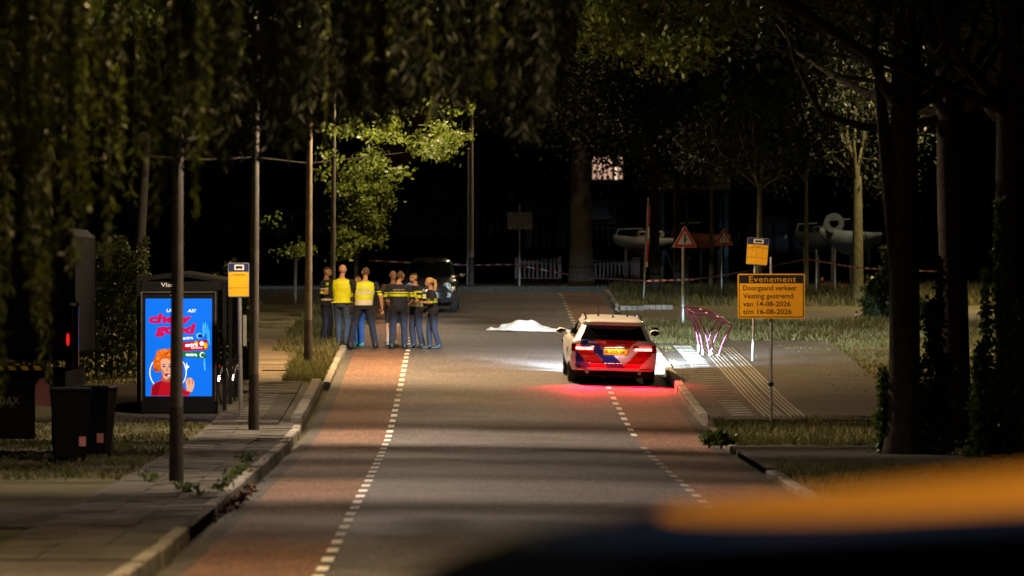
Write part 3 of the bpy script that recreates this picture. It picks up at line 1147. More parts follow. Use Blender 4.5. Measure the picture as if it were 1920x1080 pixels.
sp = shell_parts(rg, near_cls, roof_key='roof')
mat('roof_painted_lamplight', (.85, .42, .05), .32, coat=.5)  # orange lamplight on the roof is painted into this base colour
sp['paint'].build('body', 'car_navy', near, True); sp['roof'].build('roof', 'roof_painted_lamplight', near, True)
sp['black'].build('lower_bumper', 'black_plastic', near, True)
mat('glass_dusty', (.002, .003, .008), .16, spec=.03)
for k, nme in (('rear', 'rear_window'), ('wind', 'windscreen'), ('sideL', 'side_window'), ('sideR', 'side_window')):
    sp[k].build(nme, 'glass_dusty', near, True)
for sx in (-1, 1):
    wheel(near, sx * .76, .8, .31, .2); wheel(near, sx * .76, 3.4, .31, .2)
    mb = MB(); mb.rbox((sx * .70, .06, .78), (.2, .08, .28), .03); mb.build('tail_lamp', 'tail_dark', near)
# ------------------------------------------------------------------ signs and street furniture
class Px:
    """a thing that stands at pixel (bx,by) on the ground; converts photo pixels to its own x,z"""
    def __init__(s, bx, by, h=.1, d=None):
        p = gp(bx, by, h) if d is None else at(bx, by, d)
        s.p = p; s.s = F / p[1]; s.bx, s.by = bx, by

    def x(s, px): return (px - s.bx) / s.s
    def z(s, py): return (s.by - py) / s.s
    def xz(s, px, py): return (s.x(px), s.z(py))


def round_poly(x0, x1, z0, z1, r, n=4):
    P = []
    for cx, cz, a0 in ((x1 - r, z0 + r, -90), (x1 - r, z1 - r, 0), (x0 + r, z1 - r, 90), (x0 + r, z0 + r, 180)):
        for k in range(n + 1):
            a = R(a0 + 90 * k / n)
            P.append((cx + r * math.cos(a), cz + r * math.sin(a)))
    return P


def tri_round(cx, z0, z1, w, r, n=4):
    pts = [(cx - w / 2, z0), (cx + w / 2, z0), (cx, z1)]
    P = []
    for i in range(3):
        a, b, c = Vector(pts[i - 1]), Vector(pts[i]), Vector(pts[(i + 1) % 3])
        u = (a - b).normalized(); v = (c - b).normalized()
        for k in range(n + 1):
            t = k / n
            q = b + u * r * (1 - t) ** 2 + v * r * t ** 2
            P.append((q.x, q.y))
    return P


def post(parent, h, r=.03, m='galvanised', name='pole', x=0.0, z0=-.25, tilt=0.0):
    mb = MB(); mb.tube([(x, 0, z0), (x + tilt, 0, h)], r, 10); mb.build(name, m, parent, True)


def triangle_sign(px, label, tri, sym, rz=0.0, pole_top=None, sleeve=None, pole_r=.03):
    t = thing('warning_sign', label, 'road sign', px.p, rz, None)
    post(t, px.z(pole_top or tri[1] + 6), pole_r)
    if sleeve:
        mb = MB(); mb.tube([(0, 0, -.2), (0, 0, px.z(sleeve))], pole_r * 1.35, 10); mb.build('sleeve', 'galvanised', t, True)
    z0, z1 = px.z(tri[2]), px.z(tri[1])
    w = tri[3] / px.s
    cx = px.x(tri[0])
    mb = MB(); mb.prism(tri_round(cx, z0, z1, w, .05), -.055, -.035); pt = mb.build('plate', 'sign_white', t)
    e = .012
    mb = MB(); mb.prism(tri_round(cx, z0 + e * .7, z1 - e * 1.6, w - e * 3, .045), -.058, -.0552); mb.build('red_border', 'sign_red', pt)
    k = .60
    zc = z0 + (z1 - z0) * .36
    mb = MB(); mb.prism(tri_round(cx, zc - (zc - z0) * k, zc + (z1 - zc) * k, w * k, .02), -.061, -.0582); mb.build('white_field', 'sign_white', pt)
    H = (z1 - z0)
    for poly in sym:
        mb = MB(); mb.prism([(cx + a * w, z0 + b * H) for a, b in poly], -.064, -.0612); mb.build('symbol', 'sign_black', pt)
    return t


side_road = [[(-.035, .17), (0, .21), (.035, .17), (.035, .60), (0, .68), (-.035, .60)], [(.035, .33), (.13, .33), (.13, .37), (.035, .37)]]
narrow = [[(-.12, .17), (-.09, .17), (-.09, .32), (-.045, .42), (-.045, .62), (-.075, .62), (-.075, .44), (-.12, .34)],
          [(.12, .17), (.12, .34), (.075, .44), (.075, .62), (.045, .62), (.045, .42), (.09, .32), (.09, .17)]]
p1 = Px(1281, 613)
triangle_sign(p1, 'red triangle warning sign showing a side road, nearer of two, left', (1284, 423, 465, 47), side_road, sleeve=540, pole_r=.036)
p2 = Px(1353, 549)
triangle_sign(p2, 'red triangle sign with road narrowing symbol, further back, right', (1357.5, 427, 460, 35), narrow, sleeve=512)

# roadworks / event board
pe = Px(1446, 794, .1)
ev = thing('event_board', 'orange event road closure board with black lettering on single pole', 'road sign', pe.p)
post(ev, pe.z(483), .028)
mb = MB(); mb.tube([(0, 0, .68), (0, 0, .74)], .05, 8); mb.build('pole_clamp', 'black_metal', ev)
x0, x1, z0, z1 = pe.x(1383), pe.x(1509), pe.z(598.5), pe.z(514.5)
mb = MB(); mb.prism(round_poly(x0, x1, z0, z1, .03), -.075, -.035); bd = mb.build('board', 'sign_orange', ev)
b = .022
mb = MB(); mb.prism(round_poly(x0 + b, x1 - b, z0 + b, z1 - b, .02), -.0772, -.0752); mb.build('black_border', 'sign_black', bd)
zb = pe.z(532.5)
mb = MB(); mb.prism(round_poly(x0 + b * 1.55, x1 - b * 1.7, z0 + b * 1.7, zb, .006), -.0795, -.0775); mb.build('orange_field', 'sign_orange', bd)
text_part('Evenement', bd, 'sign_orange', pe.x(1448.5), pe.z(530), -.080, w=88 / pe.s, h=11.3 / pe.s, spacing=1.1)
for s_, y_, wpx in (('Doorgaand verkeer', 545.5, 101), ('Vesting gestremd', 560.5, 94), ('van 14-08-2026', 575.5, 89), ('t/m 16-08-2026', 590, 91)):
    text_part(s_, bd, 'sign_black', pe.x(1393), pe.z(y_), -.0815, w=wpx / pe.s, h=9.2 / pe.s, align='LEFT', bold=.012)


def bus_flag(px, label, x0, y0, x1, y1, yblue, tilt, pole_r=.033, head='Vlasakkers', lines=True):
    t = thing('bus_stop_sign', label, 'bus stop', px.p)
    post(t, px.z(y1) + .03, pole_r, tilt=px.x((x0 + x1) / 2) * .6)
    fr = bpy.data.objects.new('flag_frame', None)
    X0, X1, Z0, Z1 = px.x(x0), px.x(x1), px.z(y1), px.z(y0)
    mb = MB(); mb.prism(round_poly(X0, X1, Z0, Z1, .025), -.05, -.01); o = mb.build('flag', 'galvanised', t)
    b = .012
    zb = px.z(yblue)
    kids = []
    mb = MB(); mb.prism(round_poly(X0 + b, X1 - b, zb + .006, Z1 - b, .012), -.0525, -.0502); kids.append(mb.build('blue_header', 'sign_blue', o))
    mb = MB(); mb.prism(round_poly(X0 + b, X1 - b, Z0 + b * 1.3, zb - .004, .004), -.0525, -.0502); kids.append(mb.build('yellow_panel', 'sign_yellow', o))
    cx = (X0 + X1) / 2 + .01; w = X1 - X0; hb = Z1 - zb
    mb = MB(); mb.prism(round_poly(cx - w * .23, cx + w * .23, zb + hb * .2, Z1 - hb * .2, .015), -.055, -.0527); kids.append(mb.build('bus_symbol', 'sign_white', o))
    mb = MB(); mb.prism(round_poly(cx - w * .16, cx + w * .16, zb + hb * .38, Z1 - hb * .36, .006), -.0575, -.0552)
    for k in (-1, 1): mb.ell((cx + k * w * .1, -.056, zb + hb * .36), (.012, .002, .012), 8, 4)
    kids.append(mb.build('bus_silhouette', 'sign_black', o))
    kids.append(text_part(head, o, 'sign_black', cx, zb - (zb - Z0) * .10 - .012, -.054, w=w * .58, h=.024, bold=.01))
    for k, (u0, u1) in enumerate(((.03, .97),)):
        mb = MB(); mb.box((cx - .01, -.0535, zb - (zb - Z0) * .16), (w * .94, .001, .006)); mb.box((cx - .01, -.0535, Z0 + (zb - Z0) * .36), (w * .94, .001, .007))
        if lines:
            for q in (-.27, -.05, .2): mb.box((cx + q * w, -.0535, Z0 + (zb - Z0) * .6), (.004, .001, (zb - Z0) * .44))
        kids.append(mb.build('panel_lines', 'sign_black', o))
    if lines:
        for q, n in (('80', -.36), ('102', -.16)):
            kids.append(text_part(q, o, 'sign_black', cx + n * w, Z0 + (zb - Z0) * .74, -.0538, h=.02))
    if tilt:
        o.rotation_euler = (0, tilt, 0)
        c0 = Vector((cx, 0, (Z0 + Z1) / 2))
        o.location = c0 - Matrix.Rotation(tilt, 3, 'Y') @ c0
    return t


pb = Px(1410.5, 679, .1)
bus_flag(pb, 'leaning yellow and blue bus stop sign behind the orange board', 1400, 446, 1440.5, 497, 459, R(4.0), lines=True)
pl_ = Px(452.5, 781, .12)
bus_flag(pl_, 'yellow and blue bus stop sign beside the advertising shelter, left kerb', 428, 494, 467.5, 558, 511, 0.0, pole_r=.04, lines=False)
tmp = [o for o in C.objects if o.name.startswith('bus_stop_sign')][-1]
mb = MB(); mb.box((pl_.x(459.5), -.05, pl_.z(621)), (6.5 / pl_.s, .03, 58 / pl_.s)); mb.build('timetable_case', 'sign_back', tmp)

# back of a sign at the far kerb
ps = Px(974, 542, .1)
t = thing('sign_back', 'plain grey back of a rectangular sign at the far kerb', 'road sign', ps.p)
post(t, ps.z(383), .03, 'pole_pale')
mb = MB(); mb.prism(round_poly(ps.x(951), ps.x(998), ps.z(431), ps.z(398), .04), .035, .05); o = mb.build('sign_plate', 'sign_back', t)
mb = MB(); mb.box((0, -.034, ps.z(405)), (.12, .012, .03)); mb.box((0, -.034, ps.z(424)), (.12, .012, .03)); mb.build('bracket', 'galvanised', t)
mb = MB(); mb.box((ps.x(956.5), .033, ps.z(427.5)), (.08, .003, .04)); mb.build('sticker', 'sign_white', o)

# leaning pole with red and white bands
pr = Px(1206, 566, .1)
t = thing('barrier_pole', 'leaning steel pole carrying a red and white banded strip', 'pole', pr.p)
mb = MB(); mb.tube([(0, 0, -.2), (pr.x(1215), 0, pr.z(371))], .028, 8); mb.build('pole_shaft', 'galvanised', t, True)
bands = [(386, 427, 'sign_red'), (427, 448, 'sign_white'), (448, 493, 'sign_red'), (493, 502, 'sign_white')]
for ya, yb, m in bands:
    xa = 1218.5 - (ya - 371) * .046; xb = 1218.5 - (yb - 371) * .046
    mb = MB(); mb.prism([(pr.x(xa) - .008, pr.z(ya)), (pr.x(xb) - .008, pr.z(yb) + .004), (pr.x(xb) + .026, pr.z(yb) + .004), (pr.x(xa) + .026, pr.z(ya))], -.02, .01)
    mb.build('band', m, t)

# ------------------------------------------------------------------ purple tube stand
pk = Px(1330, 668, .12)
t = thing('cycle_stand', 'curved purple steel tube stand on the right-hand platform', 'bicycle stand', pk.p)
mat('purple_steel', (.10, .012, .045), .35, .3, coat=.3)


def zoomk(x, y): return (1270 + x * 130 / 1080, 560 + y * 130 / 1080)


def hoop(pts, dy, name='hoop', r=.024):
    P = []
    for q in pts:
        a = zoomk(*q)
        P.append((pk.x(a[0]), dy, pk.z(a[1])))
    # smooth
    out = []
    for i in range(len(P) - 1):
        for k in range(4):
            tt = k / 4
            p0 = Vector(P[max(i - 1, 0)]); p1_ = Vector(P[i]); p2_ = Vector(P[i + 1]); p3 = Vector(P[min(i + 2, len(P) - 1)])
            out.append(.5 * ((2 * p1_) + (p2_ - p0) * tt + (2 * p0 - 5 * p1_ + 4 * p2_ - p3) * tt ** 2 + (3 * p1_ - p0 - 3 * p2_ + p3) * tt ** 3))
    out.append(Vector(P[-1]))
    mb = MB(); mb.tube(out, r, 8); mb.build(name, 'purple_steel', t, True)


dz = 60
for nme, pts, dy in (
        ('leg', [(350, 790), (335, 620), (270, 380), (130, 140)], 1.6), ('leg', [(410, 850), (385, 650), (310, 400), (165, 175)], .9),
        ('leg', [(505, 915), (470, 680), (400, 450), (290, 250)], .0), ('leg', [(545, 850), (590, 650), (720, 360)], .9),
        ('leg', [(505, 690), (560, 500), (645, 340)], 1.6), ('leg', [(637, 920), (690, 730), (780, 540), (850, 410)], .0),
        ('rail', [(130, 140), (300, 150), (480, 190), (690, 290)], 1.6), ('rail', [(165, 180), (330, 195), (540, 240), (750, 345)], .9),
        ('rail', [(290, 250), (470, 270), (660, 325), (850, 410)], .0),
        ('cross_rail', [(150, 150), (290, 255)], .8), ('cross_rail', [(690, 290), (850, 410)], .8)):
    # depth: the three frames stand one behind the other
    lift = dy * 4.9 / pk.s * 0
    hoop(pts, dy * .55, nme, .026)
for q in ((370, 165), (462, 222), (640, 280)):
    a = zoomk(*q); mb = MB(); mb.box((pk.x(a[0]), .3, pk.z(a[1])), (.05, .03, .025)); mb.build('sticker', 'sign_white', t)
for q, dy in (((352, 760), .88), ((408, 830), .5), ((507, 895), 0), ((545, 830), .5), ((635, 905), 0)):
    a = zoomk(*q); mb = MB(); mb.tube([(pk.x(a[0]), dy, pk.z(a[1]) - .12), (pk.x(a[0]), dy, pk.z(a[1]) + .05)], .033, 8); mb.build('foot_sleeve', 'galvanised', t, True)

# ------------------------------------------------------------------ white sheet on the road
pw = gp(985, 622)
def sheet_on_road():
    d0 = pw[1]; s = F / d0
    x0, x1 = (912 - VX) / s, (1085 - VX) / s
    t = tag(None, None) if False else None
    nx, ny = 110, 40
    rng = np.random.default_rng(3)
    V = []
    ph = rng.random(12) * 6.28
    depth = 1.05
    for j in range(ny + 1):
        for i in range(nx + 1):
            u, v = i / nx, j / ny
            x = x0 + (x1 - x0) * u
            xp = 912 + (1085 - 912) * u
            hgt = np.interp(xp, [912, 920, 926, 934, 941, 950, 960, 966, 974, 994, 1004, 1020, 1035, 1060, 1085], [0, 3.5, 1.5, 3, 9, 9.5, 16, 20, 20.5, 20, 17, 10, 6, 4.0, 2.0]) / s
            w = math.sin(PI * min(max((v - .08) / .84, 0), 1)) ** .7
            edge = .06 * math.sin(u * 17 + ph[0]) + .04 * math.sin(u * 41 + ph[1])
            y = d0 + (v - .28) * depth + edge * (1 - 2 * v) * .8
            fold = .014 * math.sin(u * 40 + v * 9 + 2 * math.sin(v * 7 + ph[2])) + .018 * math.sin(u * 17 - v * 9 + ph[3]) + .004 * math.sin(u * 80 + v * 26)
            pinch = -.018 * math.exp(-((v - .35 - .05 * math.sin(u * 12)) / .04) ** 2) * (hgt > .08)
            z = .012 + hgt * w * .95 + (fold + pinch) * (w * .9 + .15)
            V.append((x, y, zg(x, y) + max(z, .006)))
    Q = []
    for j in range(ny):
        for i in range(nx):
            a = j * (nx + 1) + i
            Q.append((a, a + 1, a + nx + 2, a + nx + 1))
    mat('white_cloth', (.78, .79, .80), .9, bump=(14, .8))
    o = np_mesh('white_sheet', np.array(V), np.array(Q), 'white_cloth')
    o.data.polygons.foreach_set('use_smooth', [True] * len(Q))
    tag(o, 'crumpled white sheet laid over a low mound on the roadway', 'sheet')


sheet_on_road()


# ------------------------------------------------------------------ cordon tape, red and white
def stripes_mat():
    m = bpy.data.materials.new('cordon_tape')
    m.use_nodes = True
    t = m.node_tree; p = t.nodes['Principled BSDF']
    tc = t.nodes.new('ShaderNodeTexCoord'); sx = t.nodes.new('ShaderNodeSeparateXYZ')
    t.links.new(tc.outputs['UV'], sx.inputs[0])
    md = t.nodes.new('ShaderNodeMath'); md.operation = 'FRACT'
    t.links.new(sx.outputs[0], md.inputs[0])
    gt = t.nodes.new('ShaderNodeMath'); gt.operation = 'GREATER_THAN'; gt.inputs[1].default_value = .5
    t.links.new(md.outputs[0], gt.inputs[0])
    mx = t.nodes.new('ShaderNodeMix'); mx.data_type = 'RGBA'
    mx.inputs[6].default_value = (.34, .03, .03, 1); mx.inputs[7].default_value = (.48, .46, .44, 1)
    t.links.new(gt.outputs[0], mx.inputs[0]); t.links.new(mx.outputs[2], p.inputs['Base Color'])
    p.inputs['Roughness'].default_value = .35
    MATS['cordon_tape'] = m


stripes_mat()


def tape(pts, label, h=.05, period=.5, sag=0.0):
    """pts: list of (px,py,d)"""
    W_ = [Vector(at(*q)) for q in pts]
    P = []
    for i in range(len(W_) - 1):
        L = (W_[i + 1] - W_[i]).length
        n = max(3, int(L / .5))
        for k in range(n):
            tt = k / n
            q = W_[i].lerp(W_[i + 1], tt); q.z -= sag * L * 4 * tt * (1 - tt)
            P.append(q)
    P.append(W_[-1])
    V, Q, U = [], [], []
    u = 0
    for i, q in enumerate(P):
        if i: u += (q - P[i - 1]).length / period
        tw = .3 * math.sin(u * .9) + .2 * math.sin(u * 2.3)
        V += [(q.x, q.y - math.sin(tw) * h / 2, q.z - math.cos(tw) * h / 2), (q.x, q.y + math.sin(tw) * h / 2, q.z + math.cos(tw) * h / 2)]
        U += [u, u]
    for i in range(len(P) - 1): Q.append((2 * i, 2 * i + 2, 2 * i + 3, 2 * i + 1))
    o = np_mesh('cordon_tape', np.array(V), np.array(Q), 'cordon_tape')
    uv = o.data.uv_layers.new(name='UVMap')
    for l in o.data.loops: uv.data[l.index].uv = (U[l.vertex_index], 0)
    tag(o, label, 'cordon tape', 'red and white tapes strung across the scene')


tape([(690, 488, 186), (760, 492, 186.5), (876, 497, 187), (972, 496, 185)], 'red and white tape strung behind the dark hatchback')
tape([(975, 498, 184.6), (1040, 510, 184), (1100, 521, 180), (1205, 526, 172)], 'red and white tape sagging from the grey sign to the leaning pole')
tape([(1207, 527, 172), (1300, 524, 175), (1352, 517, 183), (1430, 503, 178), (1511, 486, 172)], 'red and white tape rising behind the two warning signs')
tape([(1513, 486, 172), (1606, 502, 165), (1700, 507, 160), (1760, 509, 158)], 'red and white tape between the two slim trunks on the right', period=.7)
tape([(545, 470, 176), (556, 475, 175.5), (600, 480, 172)], 'scrap of tape tied at the left verge above the grass')

# ------------------------------------------------------------------ picket fences on the quay
def picket(x0, x1, ytop, ybot, d, label, pitch=8.0, gap=()):
    a = at(x0, ybot, d)
    t = thing('picket_fence', label, 'fence', (a[0], d, zr(d) + .09), 0, 'pale picket fences along the quay')
    s = F / d
    H = ZC - (ytop - VY) / s - (zr(d) + .09)
    L = (x1 - x0) / s
    n = int((x1 - x0) / pitch)
    base = MB(); base.box((0, 0, H / 2 - .02), (.065, .02, H)); me = base.mesh('picket')
    me.materials.append(MATS['fence_pale'])
    for i in range(n + 1):
        o = bpy.data.objects.new('picket', me); C.objects.link(o); o.parent = t
        o.location = (i * pitch / s, 0, random.uniform(-.02, .02)); o.rotation_euler = (0, random.uniform(-.015, .015), 0)
    for zz in (.25, H - .15):
        mb = MB(); mb.box((L / 2, .035, zz), (L + .1, .04, .08)); mb.build('rail', 'fence_pale', t)
    for xx in (0, L):
        mb = MB(); mb.box((xx, .09, H / 2), (.1, .09, H + .1)); mb.build('fence_post', 'fence_pale', t)


mat('fence_pale', (.12, .09, .08), .8, noise=(5, .25))
picket(968, 1050, 484, 534, 196, 'pale picket fence behind the grey sign back, left length')
picket(1110, 1188, 486, 536, 196, 'pale picket fence left of the red and white pole', pitch=7.4)
mb = MB()
g = at(1195, 536, 195)
t = thing('gate_post', 'square pale gate post at the end of the picket fence', 'post', (g[0], 195, zr(195) + .09))
mb.rbox((0, 0, .42), (.2, .2, .98), .02); mb.build('post_shaft', 'fence_pale', t)
mb = MB(); mb.rbox((0, 0, .94), (.26, .26, .06), .02); mb.build('post_cap', 'fence_pale', t)


# ------------------------------------------------------------------ boats laid up on the quay
def boat(px0, px1, yk, yg, d, label, hull_m, low_m, rz=0.0, cabin=True, beam=2.3, ring_=False, prop=3):
    s = F / d
    L = (px1 - px0) / s
    zk = ZC - (yk - VY) / s; zgw = ZC - (yg - VY) / s
    hb = zgw - zk
    xc = ((px0 + px1) / 2 - VX) / s
    t = thing('laid_up_boat', label, 'boat', (xc, d, zr(d) + .09), rz, 'boats laid up on the quay')
    zk -= zr(d) + .09; zgw -= zr(d) + .09
    st = []
    n = 12
    for i in range(n + 1):
        u = i / n
        x = -L / 2 + L * u
        w = beam / 2 * min(1, (math.sin(min(u * 1.15, 1) * PI / 2)) ** .8) * (1 if u < .9 else .95)
        kz = zk + hb * (.80 * (1 - min(1, u * 2.2)) ** 1.5 + .55 * max(0, (u - .5) / .5) ** 2)
        gz = zgw + hb * .22 * (1 - u) ** 2
        w = max(w, .03)
        ring = []
        for k in range(9):
            a = -PI / 2 + PI * k / 8
            ring.append((x, math.sin(a) * w, gz - (gz - kz) * math.cos(a) ** .7 if abs(math.cos(a)) > 1e-6 else gz))
        st.append(ring)
    mb = MB(); mb.loft(st, closed=True); h = mb.build('hull', hull_m, t, True)
    mb = MB(); mb.loft([[(p[0] * 1.003, p[1] * 1.01, min(p[2], zk + hb * .33) - .004) for p in r] for r in st]); mb.build('bottom_paint', low_m, h, True)
    if cabin:
        mb = MB(); mb.rbox((L * .12, 0, zgw + hb * .22), (L * .45, beam * .6, hb * .5), .08); cb = mb.build('cabin', hull_m, t)
        for k in range(3):
            mb = MB(); mb.box((-L * .02 + k * L * .13, -beam * .302, zgw + hb * .27), (L * .09, .02, hb * .18)); mb.build('cabin_window', 'glass_dark', cb)
    for k in range(prop):
        xx = -L * .3 + k * L * .3
        mb = MB(); mb.tube([(xx, -.7, 0), (xx, -.5, zk + hb * .35)], .05, 6); mb.build('prop', 'post_dark', t)
    if ring_:
        mb = MB(); mb.ring((-L * .28, zgw + hb * .42), .36, .17, -beam * .2 - .05, -beam * .2 + .08, 16); mb.build('life_ring', 'hull_grey', t)
        mb = MB()
        for q in (-.12, .12): mb.tube([(L * .16 + q, -beam * .5, zgw), (L * .2 + q, -beam * .52, zgw - hb * .55)], .02, 5)
        for q in range(4): mb.tube([(L * .165 - .12 + q * .012, -beam * .51, zgw - hb * .12 * (q + 1)), (L * .165 + .12 + q * .012, -beam * .51, zgw - hb * .12 * (q + 1))], .015, 5)
        mb.build('ladder', 'black_metal', t)
    # mast stub and railing
    mb = MB(); mb.tube([(-L * .45, 0, zgw + hb * .2), (-L * .42, 0, zgw + hb * .55), (0, 0, zgw + hb * .6)], .025, 5); mb.build('railing', 'galvanised', t)
    return t


mat('hull_cream', (.30, .26, .20), .5, noise=(2, .25)); mat('hull_orange', (.30, .075, .01), .5, noise=(2, .2)); mat('hull_grey', (.19, .22, .19), .5, noise=(2, .2)); mat('hull_dark', (.05, .05, .05), .5)
boat(1150, 1262, 478, 447, 214, 'cream hulled boat with orange bottom on stands behind the picket fence', 'hull_cream', 'hull_orange')
boat(1258, 1368, 478, 440, 222, 'orange hulled boat under the blue gantry', 'hull_orange', 'hull_dark', cabin=False)
boat(1490, 1575, 476, 440, 216, 'dark hulled boat left of the grey boat', 'hull_dark', 'hull_dark')
boat(1538, 1650, 478, 436, 210, 'pale grey boat with life ring and ladder raised on stands', 'hull_grey', 'hull_grey', ring_=True, cabin=False)

# blue gantry
d = 226; s = F / d
gx = (1242 - VX) / s
t = thing('boat_hoist', 'blue steel boat hoist with pale name board across the top', 'gantry', (gx, d, zr(d) + .09))
mat('hoist_blue', (.06, .22, .36), .5, noise=(3, .2)); mat('fascia_cream', (.55, .50, .28), .6, noise=(3, .25)); mat('hoist_dark', (.035, .045, .06), .6)
H = ZC - (362 - VY) / s - zr(d) - .09
for xx in (0, (1362 - 1242) / s):
    for yy in (0, 5.0):
        mb = MB(); mb.box((xx, yy, H / 2), (.16, .16, H)); mb.build('leg', 'hoist_blue', t)
w = (1362 - 1242) / s
mb = MB(); mb.box((w / 2, 0, H + .08), (w + .4, .2, .2)); mb.build('cross_beam', 'hoist_dark', t)
mb = MB(); mb.box((w / 2 + .05, -.14, H + .42), (w + .2, .06, .56)); fa = mb.build('name_board', 'fascia_cream', t)
text_part('GEO', fa, 'sign_black', (1322 - 1242) / s, H + .25, -.175, w=.62, h=.36, bold=.02)
for a, b_ in (((.0, 2.2), (1.1, .9)), ((.0, 1.6), (.5, .2))):
    mb = MB(); mb.tube([(a[0], -.02, a[1]), (b_[0], -.02, b_[1])], .05, 6); mb.build('brace', 'hoist_blue', t)
mb = MB(); mb.box((.55, -.1, 1.55), (1.0, .3, .42)); mb.build('winch_box', 'hoist_blue', t)

# building behind, one lit window
d = 262; s = F / d
bx = (1090 - VX) / s
t = thing('quay_building', 'dark building behind the trees with one lit upstairs window', 'building', (bx, d, zr(d) + .09))
mat('wall_dark', (.055, .045, .042), .9, noise=(2, .25)); mat('wall_pink', (.35, .25, .21), .85, noise=(3, .2))
mat('window_lit', (.5, .4, .35), .6, emit=(1.0, .58, .40), estr=.55); mat('window_bright', (.6, .5, .4), .6, emit=(1.0, .74, .55), estr=1.1)
mb = MB(); mb.box((5.0, 4, 5.4), (15, 8, 10.8)); wl = mb.build('wall', 'wall_dark', t)
mb = MB(); mb.prism([(-2.9, 10.8), (12.9, 10.8), (5, 14.2)], -.3, 8.3); mb.build('roof', 'bark_dark', t)


def winr(x0, x1, y0, y1, m, nm='window'):
    X0, X1 = (x0 - 1090) / s, (x1 - 1090) / s
    Z0, Z1 = ZC - (y1 - VY) / s - zr(d) - .09, ZC - (y0 - VY) / s - zr(d) - .09
    mb = MB(); mb.box(((X0 + X1) / 2, -.03, (Z0 + Z1) / 2), (X1 - X0 + .16, .06, Z1 - Z0 + .16)); o = mb.build(nm, 'wall_pink', t)
    return o, X0, X1, Z0, Z1


o, X0, X1, Z0, Z1 = winr(1110, 1168, 284, 337, None)
n = 6
for k in range(n):
    a = X0 + (X1 - X0) * k / n; b_ = X0 + (X1 - X0) * (k + 1) / n
    if k == 4:
        mb = MB(); mb.box((a * .35 + b_ * .65, -.068, (Z0 + Z1) / 2 - .35), (.12, .01, .55)); mb.build('pane', 'window_bright', o); continue
    mb = MB(); mb.box(((a + b_) / 2, -.068, (Z0 + Z1) / 2), (b_ - a - .05, .01, Z1 - Z0 - .05)); mb.build('pane', 'window_lit', o)
for x0, x1, y0, y1 in ((1180, 1215, 290, 335), (1110, 1150, 380, 425), (1290, 1330, 270, 310)):
    o, X0, X1, Z0, Z1 = winr(x0, x1, y0, y1, None)
    mb = MB(); mb.box(((X0 + X1) / 2, -.068, (Z0 + Z1) / 2), (X1 - X0, .01, Z1 - Z0)); mb.build('pane', 'glass_dark', o)
# bluish shed to the right
d = 240; s = F / d
t = thing('boat_shed', 'tall dark blue shed behind the bus stop sign', 'building', ((1480 - VX) / s, d, zr(d) + .09))
mat('shed_blue', (.03, .045, .07), .7, noise=(1.5, .2))
mb = MB(); mb.box((0, 2, 2.3), (2.6, 4, 4.6)); mb.build('wall', 'shed_blue', t)
mb = MB(); mb.prism([(-1.5, 4.6), (1.5, 4.6), (1.4, 4.9), (-1.4, 5.0)], -.2, 4.2); mb.build('roof', 'bark_dark', t)
mb = MB(); mb.box((-.55, -.03, 2.1), (1.0, .05, 4.2)); dr = mb.build('door', 'hoist_dark', t)
mb = MB(); mb.box((-.15, -.07, 1.9), (.05, .05, .2)); mb.build('handle', 'galvanised', dr)
# striped barrier trestle and tall stakes at the right
d = 186; s = F / d
t = thing('barrier_trestle', 'low red and white barrier plank with orange lamp on the quay', 'barrier', ((1570 - VX) / s, d, zr(d) + .09))
zb = ZC - (533 - VY) / s - zr(d) - .09
for k in range(6):
    mb = MB(); mb.box((-.42 + k * .14, 0, zb - k * .012), (.138, .03, .11)); mb.build('plank_band', 'sign_red' if k % 2 else 'fascia_cream', t)
mb = MB(); mb.tube([(-.45, 0, -.05), (-.45, 0, zb + .1)], .025, 6); mb.tube([(.4, 0, -.05), (.4, 0, zb + .1)], .025, 6); mb.build('trestle_legs', 'black_metal', t)
mb = MB(); mb.ell((-.47, 0, zb + .16), (.05, .05, .07), 8, 6); mb.build('warning_lamp', 'amber', t, True)
for px, yt, yb_ in ((1531, 470, 548), (1566, 470, 549)):
    q = Px(px, yb_, .1)
    t = thing('quay_stake', 'slim pale stake under the %s boat' % ('dark' if px < 1540 else 'grey'), 'pole', q.p, 0, 'stakes on the quay')
    mb = MB(); mb.tube([(0, 0, -.2), (0, 0, q.z(yt))], .03, 7); mb.build('stake_shaft', 'galvanised', t)
    mb = MB(); mb.ell((0, 0, q.z(yt)), (.045, .045, .03), 8, 5); mb.build('stake_cap', 'galvanised', t)
# post at the left verge
q = Px(553, 534, .1, 172)
t = thing('verge_post', 'short post carrying a scrap of tape at the left verge', 'post', (q.p[0], 172, zr(172) + .09))
mb = MB(); mb.tube([(0, 0, -.2), (.03, 0, 1.55)], .05, 8); mb.build('post_shaft', 'post_grey', t)
mb = MB(); mb.ell((.03, 0, 1.55), (.055, .055, .03), 8, 5); mb.build('post_cap', 'post_grey', t)
# ------------------------------------------------------------------ bus shelter with lit advertising panel
sh = Px(340, 775, .12)
D0 = sh.p[1]
panel = thing('advertising_panel', 'tall lit blue chewing gum advertising panel at the bus shelter', 'advertising panel', sh.p)
X = lambda px: sh.x(px)
Z = lambda py: sh.z(py)
mat('ad_blue', (.0, .05, .3), .3, emit=(.004, .155, .80), estr=1.0)
mat('ad_light', (.1, .3, .5), .3, emit=(.03, .42, 1.0), estr=1.0)
mat('ad_pink', (.3, 0, .05), .3, emit=(.46, .002, .055), estr=1.0)
mat('ad_white', (.6, .6, .6), .3, emit=(.75, .83, .95), estr=1.0)
mat('ad_hair', (.4, .1, .0), .3, emit=(.50, .085, .008), estr=1.0)
mat('ad_hair_dark', (.3, .05, .0), .3, emit=(.26, .032, .004), estr=1.0)
mat('ad_skin', (.5, .3, .2), .3, emit=(.58, .30, .20), estr=1.0)
